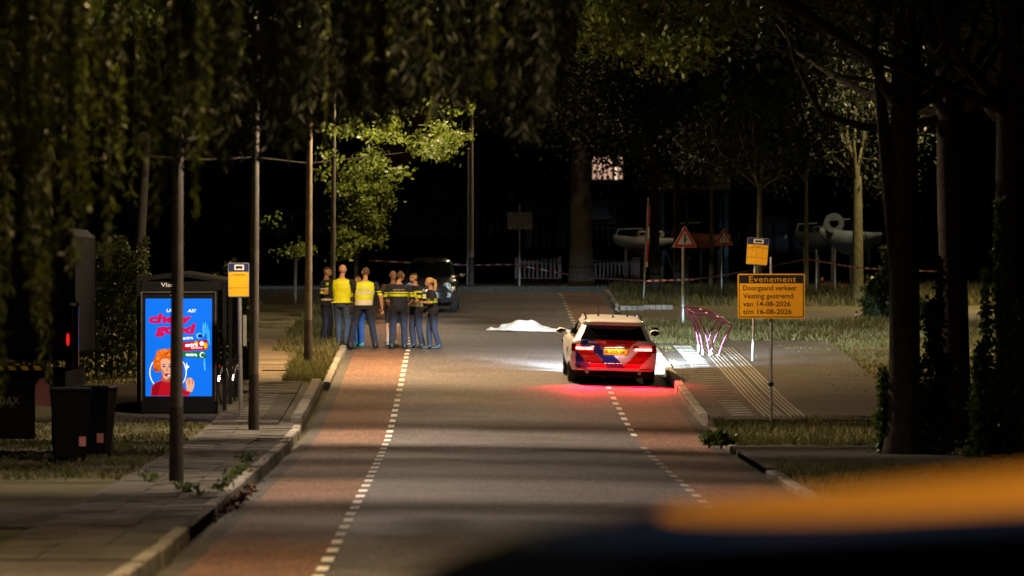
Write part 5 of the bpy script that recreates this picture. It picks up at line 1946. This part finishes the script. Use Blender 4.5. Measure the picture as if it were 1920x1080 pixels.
# 3 person half hidden between the two vests
person('person half hidden between the two vests, blue jeans, pale shoes', 671, 653, .02, -20, 1.70,
       [(-.02, .03, -8), (.10, -.04, 10)],
       [((-.06, -.05, -.27), (.05, -.25, -.30)), ((.06, -.03, -.27), (-.03, -.26, -.26))],
       base_outfit('brown_shirt', 'jeans', 'teal_shoe', 'hair_brown', sleeve='brown_shirt', belt=False), dd=.9)
# 4 man in a banded vest, from behind, legs apart
person('man in yellow-green vest with pale bands, seen from behind, legs apart', 682, 655, .03, 184, 1.93,
       [(-.23, .0, -18), (.28, .12, 20)],
       [((-.10, .03, -.29), (-.13, -.02, -.57)), ((.06, -.08, -.27), (-.02, -.28, -.32))],
       base_outfit('hivis', 'trousers_navy', 'boots', 'hair_brown', sleeve='cloth_navy', sleeve_bands=((1.14, 1.22, 'hivis'), (1.25, 1.27, 'hivis')),
                   bands=((.93, 1.035, 'reflective', None), (1.035, 1.075, 'reflective', None), (1.20, 1.255, 'reflective', None)), belt=False),
       bulk=1.10, lean=(-.03, -.03), head=(.0, .0, .25),
       extras=belt_gear([(.25, .02, .86, .12, .11, .20, 'cloth_black', 'pouch'), (-.20, .02, .84, .07, .09, .20, 'cloth_black', 'holster')], ('POLITIE', 1.31, .149, .20, .04, 'reflective', True)))
# 5 person in shorts behind the officer
person('person in dark shorts and pale trainers behind the officer seen from behind', 737, 650, .0, 10, 1.80,
       [(-.12, -.10, -15), (.09, .22, 10)],
       [((-.07, -.03, -.28), (.03, -.24, -.33)), ((.07, -.03, -.28), (-.03, -.24, -.30))],
       base_outfit('brown_shirt', 'cloth_black', 'trainers', None, sleeve='brown_shirt', shorts=True, belt=False), dd=.9)
# 6 officer from behind with lettering on the back
person('officer seen from behind with yellow bands and lettering across the back', 748, 656, .0, 181, 1.86,
       [(-.115, .0, -14), (.155, .04, 12)],
       [((-.09, -.01, -.28), (.0, -.20, -.42)), ((.09, -.01, -.28), (.02, -.22, -.40))],
       POLO, bulk=1.06, head=(-.04, -.01, -.35),
       extras=belt_gear([(-.195, .0, .88, .07, .10, .22, 'cloth_black', 'holster'), (.19, .02, .93, .06, .09, .12, 'cloth_black', 'pouch')], ('POLITIE', 1.335, .128, .25, .038, 'reflective', True)))
# 7 officer in hi-vis jacket facing left, hands at the belly
person('officer in yellow jacket facing left with hands held at the belly', 781, 654, .0, -62, 1.80,
       [(-.10, -.04, -12), (.10, .07, 12)],
       [((-.08, -.06, -.27), (.10, -.24, -.34)), ((.08, -.06, -.27), (-.10, -.24, -.36))],
       HIVIS_JACKET, bulk=1.08, lean=(0, -.03), head=(0, -.02, -.1),
       extras=belt_gear([(-.20, .03, .86, .07, .10, .24, 'cloth_black', 'holster'), (.19, .02, .93, .06, .09, .12, 'cloth_black', 'pouch')]))
# 8 woman officer with a blonde ponytail


def ponytail(t, tor, hp):
    belt_gear([(-.19, -.06, .80, .05, .06, .10, 'taser_yellow', 'taser'), (-.18, -.02, .87, .05, .08, .08, 'cloth_black', 'holster'), (.17, .03, .93, .05, .08, .11, 'cloth_black', 'pouch')])(t, tor, hp)
    mb = MB()
    mb.ell(hp(0, .022, .035), (.086, .098, .092), 16, 10)
    pts = [hp(0, .10, .06), hp(0, .145, .03), hp(.005, .155, -.08), hp(.0, .14, -.20), hp(-.005, .13, -.30)]
    mb.tube(pts, [.028, .036, .040, .030, .010], 10)
    mb.build('hair', 'hair_blond', t, True)


person('woman officer with blonde ponytail and yellow taser at the hip, right end', 812, 655, .0, -78, 1.70,
       [(-.10, -.08, -10), (.09, .10, 8)],
       [((-.07, .03, -.27), (-.05, -.03, -.54)), ((.05, -.05, -.26), (-.05, -.24, -.24))],
       base_outfit('cloth_navy', 'trousers_navy', 'grey_shoe', 'hair_blond', bands=((1.17, 1.225, 'hivis', None), (1.25, 1.27, 'hivis', None)), sleeve_bands=((1.16, 1.215, 'hivis'),)),
       lean=(.0, -.05), head=(0, -.02, -.05), extras=ponytail, woman=True)
# ------------------------------------------------------------------ vegetation
def willow():
    rng = np.random.default_rng(11)
    t = thing('willow_tree', 'weeping willow with long hanging strands over the near left road', 'tree', (-6.2, 44, zr(44) + .05))
    base = np.array(t.location)
    mb = MB()
    mb.tube([(0, 0, -.3), (0, 0, .2), (.1, 0, 2), (.3, .1, 4.6)], [.55, .45, .36, .30], 12)
    heads = []
    for i in range(16):
        a = rng.uniform(-.9, .9)
        e = (rng.uniform(1.2, 7.2), rng.uniform(-7, 16), rng.uniform(5.6, 7.6))
        pts = limb(mb, (.3, .1, 4.4), e, .11, .03, rng, bend=.10, n=6)
        heads += pts[2:]
    mb.build('trunk', 'bark', t, True)
    V = []
    tw = MB()
    # strands: pixel column, lowest pixel, distance
    strands = []
    def env(x):                       # lowest visible tip by column, left hangs low
        return np.interp(x, [0, 90, 150, 220, 300, 330, 420, 470, 560, 640, 700, 760, 860, 980, 1050], [760, 740, 640, 520, 420, 420, 330, 330, 300, 260, 230, 210, 190, 240, 120])
    for i in range(92):
        x = rng.uniform(-40, 1040)
        if rng.random() < .5: x = rng.uniform(-40, 420)
        d = rng.uniform(34, 58) if x < 700 else rng.uniform(44, 66)
        y = env(max(x, 0)) * rng.uniform(.25, 1.0) + rng.normal() * 18
        strands.append((x, y, d))
    for x, y, d in ((195, 150, 40), (250, 230, 39), (290, 250, 38), (330, 170, 41), (365, 150, 39), (500, 205, 37), (520, 200, 37), (560, 195, 38), (650, 190, 36), (655, 180, 36.3), (725, 165, 36.5), (640, 120, 37), (700, 60, 37), (480, 150, 38), (420, 120, 39), (100, 260, 40), (60, 330, 41), (130, 300, 42), (640, 30, 36)):
        for q in range(3): strands.append((x + rng.normal() * 8, y + rng.normal() * 12, d + rng.normal() * .6))
    for x, y, d in strands:
        tip = np.array(at(x, y, d))
        top = tip + np.array((rng.normal() * .12, rng.normal() * .25, 0))
        top[2] = max(tip[2] + 1.2, rng.uniform(6.2, 7.2))
        n = int((top[2] - tip[2]) / .055)
        u = np.linspace(0, 1, n)[:, None]
        sw = rng.normal(size=3) * .06
        path = top + (tip - top) * u + np.sin(u * PI) * sw
        tw.tube([tuple(path[0] - base), tuple(path[n // 2] - base), tuple(path[-1] - base)], [.006, .005, .002], 3, caps=False)
        P = np.repeat(path, 3, 0) + rng.normal(size=(n * 3, 3)) * .012
        dirs = np.stack([rng.normal(size=n * 3) * .55, rng.normal(size=n * 3) * .55, -np.ones(n * 3)], 1)
        V.append(leaf_quads(P - base, .10, rng, aspect=.17, dirs=dirs))
    tw.build('strands', 'bark_dark', t)['kind'] = 'stuff'
    leaves_obj('crown', np.concatenate(V), 'leaf_willow', t)
    # deep part of the crown over the road, its shade painted into the leaves
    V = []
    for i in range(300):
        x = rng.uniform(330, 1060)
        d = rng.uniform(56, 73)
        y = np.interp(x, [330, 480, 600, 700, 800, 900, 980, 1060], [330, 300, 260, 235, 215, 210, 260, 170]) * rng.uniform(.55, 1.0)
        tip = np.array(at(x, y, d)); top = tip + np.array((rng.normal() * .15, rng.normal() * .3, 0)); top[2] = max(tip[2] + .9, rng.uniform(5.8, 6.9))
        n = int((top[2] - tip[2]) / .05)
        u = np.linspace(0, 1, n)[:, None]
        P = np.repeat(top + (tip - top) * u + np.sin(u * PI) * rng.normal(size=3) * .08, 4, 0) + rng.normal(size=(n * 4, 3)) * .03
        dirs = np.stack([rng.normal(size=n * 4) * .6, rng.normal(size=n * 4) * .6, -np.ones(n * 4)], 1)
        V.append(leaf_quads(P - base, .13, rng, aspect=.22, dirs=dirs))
    leaves_obj('rear_crown', np.concatenate(V), 'leaf_painted_shade', t)
    # thatch of the crown above the frame, which shades the road below
    rng2 = np.random.default_rng(5)
    n = 16000
    P = np.stack([rng2.uniform(-3, 4.6, n), rng2.uniform(-8, 17, n), rng2.uniform(5.4, 7.8, n)], 1)
    keep = np.sin(P[:, 0] * 1.7 + P[:, 1] * .9) + np.sin(P[:, 1] * .55 + 1) + rng2.normal(size=n) * .5 > .1
    leaves_obj('upper_crown', leaf_quads(P[keep], .16, rng2, aspect=.25, droop=1.0), 'leaf_willow', t)


willow()

def bough_tree(x, d, label, boughs, seed):
    rng = np.random.default_rng(seed)
    t = thing('street_tree', label, 'tree', (x, d, zr(d) + .09), 0, 'street trees at the left, trunks outside the picture')
    o = np.array(t.location)
    mb = MB(); mb.tube([(0, 0, -.3), (0, 0, .2), (.1, 0, 3.5), (.3, 0, 7.2)], [.34, .27, .2, .14], 10)
    V = []
    for (dd, z, xa, xb, n, th) in boughs:
        a = np.array((xa, dd, z + zr(d))) - o; b_ = np.array((xb, dd, z + zr(d))) - o
        limb(mb, (.3, 0, 6.6), a, .09, .05, rng, bend=.05); limb(mb, a, b_, .05, .012, rng, bend=.02)
        u = rng.random(n)[:, None]
        P = a + (b_ - a) * u + rng.normal(size=(n, 3)) * np.array((.3, th, .18))
        V.append(leaf_quads(P, .15, rng, aspect=.6, droop=.4))
    mb.build('trunk', 'bark_dark', t, True)
    leaves_obj('crown', np.concatenate(V), 'leaf_green', t)


bough_tree(-7.6, 79, 'street tree whose boughs surround the lamp above the near post', [(78.0, 7.6, -4.5, 1.2, 1500, .12), (79.3, 7.7, -4.5, 1.6, 1500, .16), (76.0, 7.6, -4.2, .8, 1000, .10), (77.5, 7.4, -6.2, -3.4, 2600, 1.3), (80.6, 7.9, -4.5, .6, 900, .15)], 201)
bough_tree(-9.4, 104, 'street tree whose boughs surround the lamp above the second post', [(103.2, 7.6, -4.6, .2, 1200, .10), (101.6, 7.6, -4.6, 1.4, 1400, .10), (100.6, 7.7, -4.4, .8, 1000, .12), (103, 7.4, -6.4, -3.6, 2400, 1.3), (104.8, 7.9, -4.6, .4, 900, .15)], 202)
bough_tree(-13, 131, 'street tree whose boughs surround the lamp above the third post', [(127.7, 7.7, -4.6, -1.2, 700, .09), (126.6, 7.6, -4.6, -1.4, 800, .10)], 203)

# large dark trunks at the right with ivy
def big_trunk(px, by, wpx, label, seed, fork=None, lean=0.0, d=None):
    g = gp(px, by, .1) if d is None else at(px, by, d)
    s = F / g[1]
    rng = np.random.default_rng(seed)
    t = thing('roadside_tree', label, 'tree', (g[0], g[1], zg(g[0], g[1]) + .09), 0, 'large trunks at the right edge')
    r = wpx / s / 2
    mb = MB()
    pts = [(0, 0, -.3), (0, 0, .08), (0, 0, .5), (lean * .25, 0, 2), (lean * .6, 0, 4), (lean, 0, 6.5), (lean * 1.2, 0, 9)]
    mb.tube(pts, [r * 1.75, r * 1.4, r * 1.08, r, r * .92, r * .8, r * .6], 14)
    if fork:
        mb.tube([(lean * .35, 0, 2.6), (fork[0] * .4, 0, 3.6), (fork[0], 0, fork[1])], [r * .75, r * .55, r * .35], 10)
    for k in range(7):
        e = (rng.normal() * 2.2, rng.normal() * 2.2, rng.uniform(7, 11))
        limb(mb, (lean * .9, 0, 5.5), e, r * .4, r * .1, rng)
    for v in range(len(mb.v)):
        x, y, z = mb.v[v]
        mb.v[v] = (x + .05 * r * 4 * math.sin(z * 5.1 + x * 9) * .3, y, z)
    mb.build('trunk', 'bark', t, True)
    n = 9000
    P = rng.normal(size=(n, 3)) * np.array((2.3, 2.3, 1.3)) + np.array((lean, 0, 9.0))
    P = P[P[:, 2] > 6.0]
    keep = np.sin(P[:, 0] * 2 + seed) + np.sin(P[:, 1] * 2.3) + np.sin(P[:, 2] * 2.1) > -.3
    leaves_obj('crown', leaf_quads(P[keep], .15, rng, droop=.5), 'leaf_dark', t)
    return t, g, s


t1, g1, s1 = big_trunk(1696, 852, 60, 'thick forked trunk with ivy at the right, left one of three', 21, fork=(-.42, 6.0))
t2, g2, s2 = big_trunk(1795, 842, 55, 'dark trunk rising behind the ivy bushes, middle one of three', 22, lean=-.15)
t3, g3, s3 = big_trunk(1895, 850, 60, 'dark trunk at the right edge of the picture', 23)


def ivy(name, label, px, py, spec, m='leaf_ivy', seed=1, dofs=-.35, cat='ivy', size=.085, group=None):
    """spec: upright shoots (px, ytop, ybottom, half width px, n)"""
    rng = np.random.default_rng(seed)
    g = gp(px, py, .1)
    d = g[1] + dofs; s = F / d
    t = thing(name, label, cat, (g[0], d, zg(g[0], d) + .09), 0, group)
    V = []; mb = MB()
    for (x, yt, yb, hw, n) in spec:
        xx = (x - px) / s
        zt, zb = (py - yt) / s, max((py - yb) / s, 0)
        u = rng.random(n) ** .9
        w = hw / s * (1 - .55 * u) * (1 + .35 * np.sin(u * 18 + x))
        P = np.stack([xx + rng.normal(size=n) * w * .6, rng.normal(size=n) * np.maximum(w, .1) * .6, zb + (zt - zb) * u], 1)
        V.append(leaf_quads(P, size, rng, aspect=.8, droop=.8))
        mb.tube([(xx, 0, max(zb - .1, -.1)), (xx + rng.normal() * .03, 0, zt * .95)], [.02, .006], 5)
    mb.build('stem', 'bark', t)
    leaves_obj('leaves', np.concatenate(V), m, t)
    return t


ivy('ivy_column', 'bright green upright ivy shoots left of the forked trunk', 1665, 850, [(1652, 690, 845, 8, 700), (1668, 700, 848, 12, 1100), (1660, 760, 848, 16, 700), (1676, 640, 740, 7, 300)], seed=31)
ivy('ivy_column', 'dark ivy climbing between the forked trunk and the middle trunk', 1740, 852, [(1725, 720, 850, 14, 900), (1745, 560, 850, 22, 1800), (1770, 660, 850, 16, 1000), (1760, 480, 700, 10, 500)], 'leaf_dark', seed=32)
ivy('ivy_bush', 'wide ivy bush with yellow-green leaves at the right edge', 1855, 856, [(1828, 640, 856, 22, 1400), (1860, 690, 858, 34, 2400), (1895, 720, 858, 34, 2200), (1920, 600, 858, 26, 1600), (1838, 500, 700, 9, 500), (1862, 370, 620, 8, 700), (1870, 560, 760, 16, 800), (1905, 560, 760, 16, 700)], seed=33, dofs=-1.0)
ivy('verge_bush', 'dark leafy shrub beyond the platform beside the right trunk', 1660, 600, [(1640, 520, 610, 22, 1600), (1668, 460, 610, 20, 1600), (1690, 540, 612, 26, 1600), (1720, 560, 612, 26, 1400)], 'leaf_dark', seed=34, dofs=0, cat='shrub', size=.12)
ivy('verge_bush', 'low dark weedy shrub at the right kerb by the driveway', 1350, 832, [(1330, 812, 834, 14, 500), (1352, 806, 836, 16, 700), (1372, 818, 836, 12, 350)], 'leaf_green', seed=35, dofs=0, cat='shrub', size=.06)

# young trees and slim trunks on the right verge
def px_tree(px, py, label, trunk_px, crown_px, leaf_m='leaf_dark', bark='bark_young', nleaf=9000, lsize=.13, seed=1, h_top=None, lean=0, limbs=6, group='slim trees on the right verge', d=None, flare=1.2, name='young_tree', clump=.5):
    """trunk_px=(width, y of first fork); crown_px=(cx,cy,rx,ry)"""
    g = gp(px, py, .1) if d is None else at(px, py, d)
    s = F / g[1]
    r = trunk_px[0] / s / 2
    th = (py - trunk_px[1]) / s
    cx, cy, rx, ry = crown_px
    cr = ((cx - px) / s, 0, (py - cy) / s, rx / s, rx / s * .9, ry / s)
    return make_tree(name, label, (g[0], g[1], zg(g[0], g[1]) + .09 if d is None else zr(g[1]) + .09), th, r, cr, leaf_m, bark, nleaf, lsize, seed, group, lean=(lean, 0), limbs=limbs, flare=flare, clump=clump)


px_tree(1425, 612, 'young tree with pale forked stem behind the bus stop sign', (12, 345), (1420, 190, 150, 130), nleaf=9000, seed=41, bark='bark_young', leaf_m='leaf_painted_shade')
px_tree(1608, 572, 'straight mossy trunk right of the orange board', (22, 330), (1600, 150, 190, 150), nleaf=9000, seed=42, bark='bark_mossy', leaf_m='leaf_painted_shade')
px_tree(1512, 548, 'slim yellowish stem right of the orange board', (9, 320), (1505, 190, 120, 110), nleaf=6000, seed=43, bark='bark_young', leaf_m='leaf_painted_shade')
px_tree(1333, 547, 'slim pale stem between the two warning signs', (8, 330), (1330, 200, 130, 120), nleaf=7000, seed=44, bark='bark_young', leaf_m='leaf_painted_shade')
px_tree(1228, 552, 'dark trunk right behind the red and white pole', (20, 300), (1215, 170, 150, 130), nleaf=9000, seed=45, bark='bark_dark', leaf_m='leaf_painted_shade')
px_tree(1270, 545, 'dark trunk just left of the side road sign', (14, 310), (1270, 180, 130, 120), nleaf=8000, seed=46, bark='bark_dark', leaf_m='leaf_painted_shade')
px_tree(1288, 546, 'thin dark trunk behind the side road sign pole', (8, 320), (1290, 200, 110, 110), nleaf=6000, seed=47, bark='bark_dark', leaf_m='leaf_painted_shade')
px_tree(1090, 512, 'broad dark tree standing before the quay fences', (44, 220), (1090, 110, 260, 150), nleaf=16000, lsize=.16, seed=48, bark='bark_dark', d=192, name='quay_tree', group=None, leaf_m='leaf_painted_shade')

# overhanging branch with lit leaves, top right: a tree whose trunk stands right of the platform
def overhang():
    rng = np.random.default_rng(51)
    d = 112
    s = F / d
    bx = (1950 - VX) / s
    t = thing('roadside_tree', 'tree reaching lit yellow-green leaves over the road, top right', 'tree', (bx, d, zg(bx, d) + .09))
    mb = MB(); mb.tube([(0, 0, -.3), (0, 0, .2), (-.1, 0, 3), (-.4, 0, 6)], [.5, .4, .32, .26], 12)
    V = []
    tips = []
    for k in range(34):
        x = rng.uniform(1085, 1390); y = rng.uniform(-70, 105) - max(0, (x - 1330) * .3)
        if k > 25: x, y = rng.uniform(1420, 1800), rng.uniform(-150, 40)
        dd = d + rng.uniform(-6, 8)
        tips.append((np.array(at(x, y, dd)) - np.array(t.location), x))
    for (e, x) in tips:
        if rng.random() < .2: limb(mb, (-.4, 0, 5.8), e, .07, .012, rng, bend=.08, n=6, sides=5)
        n = rng.integers(180, 460)
        P = e + rng.normal(size=(n, 3)) * np.array((.38, .5, .22))
        V.append(leaf_quads(P, .12, rng, aspect=.6, droop=.9))
    mb.build('trunk', 'bark', t, True)
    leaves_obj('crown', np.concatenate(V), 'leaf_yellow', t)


overhang()

# lit tree behind the officers and its neighbours
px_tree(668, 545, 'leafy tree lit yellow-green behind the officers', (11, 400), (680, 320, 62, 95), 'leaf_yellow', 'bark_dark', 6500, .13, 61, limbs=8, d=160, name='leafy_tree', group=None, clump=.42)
def branchy():
    rng = np.random.default_rng(62)
    d = 158
    bx = (330 - VX) * d / F
    t = thing('leafy_tree', 'dark tree at the left with one lit bough reaching over the road', 'tree', (bx - 1.0, d, zr(d) + .09))
    o = np.array(t.location)
    mb = MB(); mb.tube([(0, 0, -.3), (0, 0, 2), (.2, 0, 5)], [.22, .18, .13], 10)
    V = []
    for (x0, y0, x1, y1, n) in ((720, 215, 755, 245, 7), (770, 250, 860, 290, 16), (640, 225, 760, 260, 10), (790, 235, 870, 275, 10), (700, 290, 760, 330, 5), (600, 240, 700, 330, 8), (510, 390, 570, 500, 4), (760, 180, 885, 235, 9)):
        for k in range(n):
            e = np.array(at(rng.uniform(x0, x1), rng.uniform(y0, y1), d + rng.uniform(-4, 4))) - o
            if k % 14 == 13: limb(mb, (.2, 0, rng.uniform(3.2, 5)), e, .05, .01, rng, bend=.06, n=5, sides=5)
            m_ = rng.integers(22, 64)
            V.append(leaf_quads(e + rng.normal(size=(m_, 3)) * np.array((.16, .25, .10)), .13, rng, aspect=.6, droop=.7))
    mb.build('trunk', 'bark_dark', t, True)
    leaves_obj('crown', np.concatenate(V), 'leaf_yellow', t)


branchy()
# hedge behind the shelter
def hedge():
    rng = np.random.default_rng(71)
    g = gp(415, 742, .1)
    d = g[1] + 6
    for k, (x0, x1, yt, lab) in enumerate(((402, 470, 520, 'dark hedge showing beside the bus shelter'), (-60, 270, 470, 'tall dark hedge behind the lorry and bins at the far left'))):
        s = F / d
        t = thing('hedge', lab, 'hedge', ((x0 + x1) / 2 * 1 / s - VX / s, d + k * 1.5, zr(d) + .09))
        n = 5200 * (1 + 2 * k)
        L = (x1 - x0) / s; H = (745 - yt) / s
        P = np.stack([rng.uniform(-L / 2, L / 2, n), rng.uniform(-.5, .5, n), rng.random(n) ** .8 * H], 1)
        P[:, 2] *= 1 - .12 * np.sin(P[:, 0] * 5) ** 2
        mb = MB()
        for q in range(6 + 6 * k):
            xx = -L / 2 + L * (q + .5) / (6 + 6 * k); mb.tube([(xx, 0, -.1), (xx + rng.normal() * .1, rng.normal() * .1, H * .8)], [.03, .01], 5)
        mb.build('stems', 'bark_dark', t)
        leaves_obj('leaves', leaf_quads(P, .10, rng, aspect=.7), 'leaf_dark', t)


hedge()
# far wood beyond the quay: one dark mass
def far_wood():
    rng = np.random.default_rng(81)
    n = 26000
    x = rng.uniform(-45, 60, n)
    top = 9 + 2.5 * np.sin(x * .35) + 1.5 * np.sin(x * .9 + 1)
    P = np.stack([x, 300 + rng.normal(size=n) * 3, 1.8 + rng.random(n) ** .7 * top], 1)
    o = leaves_obj('far_wood', leaf_quads(P, .9, rng, aspect=.8), 'leaf_dark')
    tag(o, 'dark wood far beyond the quay', 'wood', kind='stuff')


far_wood()


# grass blades as stuff
def grass(name, label, areas, seed, hgt=.10):
    rng = np.random.default_rng(seed)
    Vs = []
    for (x0, x1, d0, d1, n, hh) in areas:
        x = rng.uniform(x0, x1, n); d = rng.uniform(d0, d1, n)
        cl = np.sin(x * 3.1 + np.sin(d * 1.3) * 2) + np.sin(d * 2.3 + x) + rng.normal(size=n) * .9
        k = cl > -.4
        x, d = x[k], d[k]
        z = np.interp(d, _D, _Zs) + .088 + np.array([fall(a, b) for a, b in zip(x, d)])
        h_ = hgt * hh * (.4 + rng.random(len(x)) * 1.0) * (1 + .4 * np.sin(x * 1.7 + d))
        ang = rng.uniform(0, 6.28, len(x)); w = .012 * (1 + rng.random(len(x)))
        cx, sy = np.cos(ang) * w, np.sin(ang) * w
        ln = rng.normal(size=(len(x), 2)) * .45
        A = np.stack([x - cx, d - sy, z], 1); B = np.stack([x + cx, d + sy, z], 1)
        T = np.stack([x + ln[:, 0] * h_, d + ln[:, 1] * h_, z + h_], 1)
        Vs.append(np.stack([A, B, T], 1).reshape(-1, 3))
    V = np.concatenate(Vs)
    o = np_mesh(name, V, np.arange(len(V)).reshape(-1, 3), 'grass_blade', nper=3)
    tag(o, label, 'grass', kind='stuff')


grass('grass_right', 'dry and green grass on the right verge', [(4.62, 9.8, 98.6, 108.6, 16000, 1.0), (4.6, 16, 144.6, 160, 34000, 1.5), (4.6, 20, 170.5, 184, 26000, 2.2), (8.8, 14, 108.6, 145, 16000, 1.0), (4.6, 9, 76, 88, 8000, 1.0), (4.62, 6.2, 139, 146, 3500, .8), (4.65, 5.0, 110, 139, 900, .45), (6.6, 8.6, 110, 144, 2200, .35), (7.6, 8.9, 109, 144, 2600, .6), (4.7, 8.4, 108.7, 110.2, 1500, .6)], 91)
grass('grass_left', 'dry grass on the left verge', [(-3.75, -2.92, 121.8, 135, 7000, 1.4), (-4.4, -2.92, 135, 171, 12000, 1.4), (-14, -5.9, 121, 172, 30000, 1.4), (-10, -4.6, 78, 106.5, 18000, .7), (-8.0, -6.0, 143, 172, 8000, 1.4)], 92)

# weeds and fallen leaves at the near left kerb, each a small plant
def weeds():
    rng = np.random.default_rng(95)
    spots = [(345, 925, 'weed tuft at the foot of the near lamp post'), (370, 935, 'weed tuft right of the near lamp post foot'), (432, 905, 'broad weed on the footway edge'), (455, 888, 'spreading weed by the left kerb'),
             (463, 868, 'upright weed nearest the platform ramp'), (285, 905, 'dark weed sprig left of the near lamp post'), (410, 925, 'small weed at the kerb end')]
    for x, y, lab in spots:
        g = gp(x, y, .12)
        t = thing('weed_plant', lab, 'weed', g, 0, 'weeds along the left footway')
        P = rng.normal(size=(50, 3)) * np.array((.07, .07, .0)) + np.array((0, 0, .02))
        P[:, 2] += rng.random(50) * .10
        leaves_obj('leaves', leaf_quads(P, .07, rng, aspect=.6, droop=-.8), 'leaf_green', t)
        mb = MB()
        for q in range(3): mb.tube([(0, 0, -.02), (rng.normal() * .05, rng.normal() * .05, .12)], [.006, .003], 4)
        mb.build('stem', 'bark_young', t)
    n = 160
    V = []
    for k in range(n):
        x = rng.normal(440, 14); y = 940 + (440 - x) * .9 + rng.normal() * 5
        g = gp(x + 8, y, .012)
        V.append(np.array((g[0] + rng.normal() * .05, g[1], g[2] + .005)))
    o = leaves_obj('fallen_leaves', leaf_quads(np.array(V), .07, rng, aspect=.7, droop=-.2), 'dead_leaf')
    tag(o, 'drift of reddish fallen leaves at the left kerb end', 'fallen leaves', kind='stuff')


weeds()
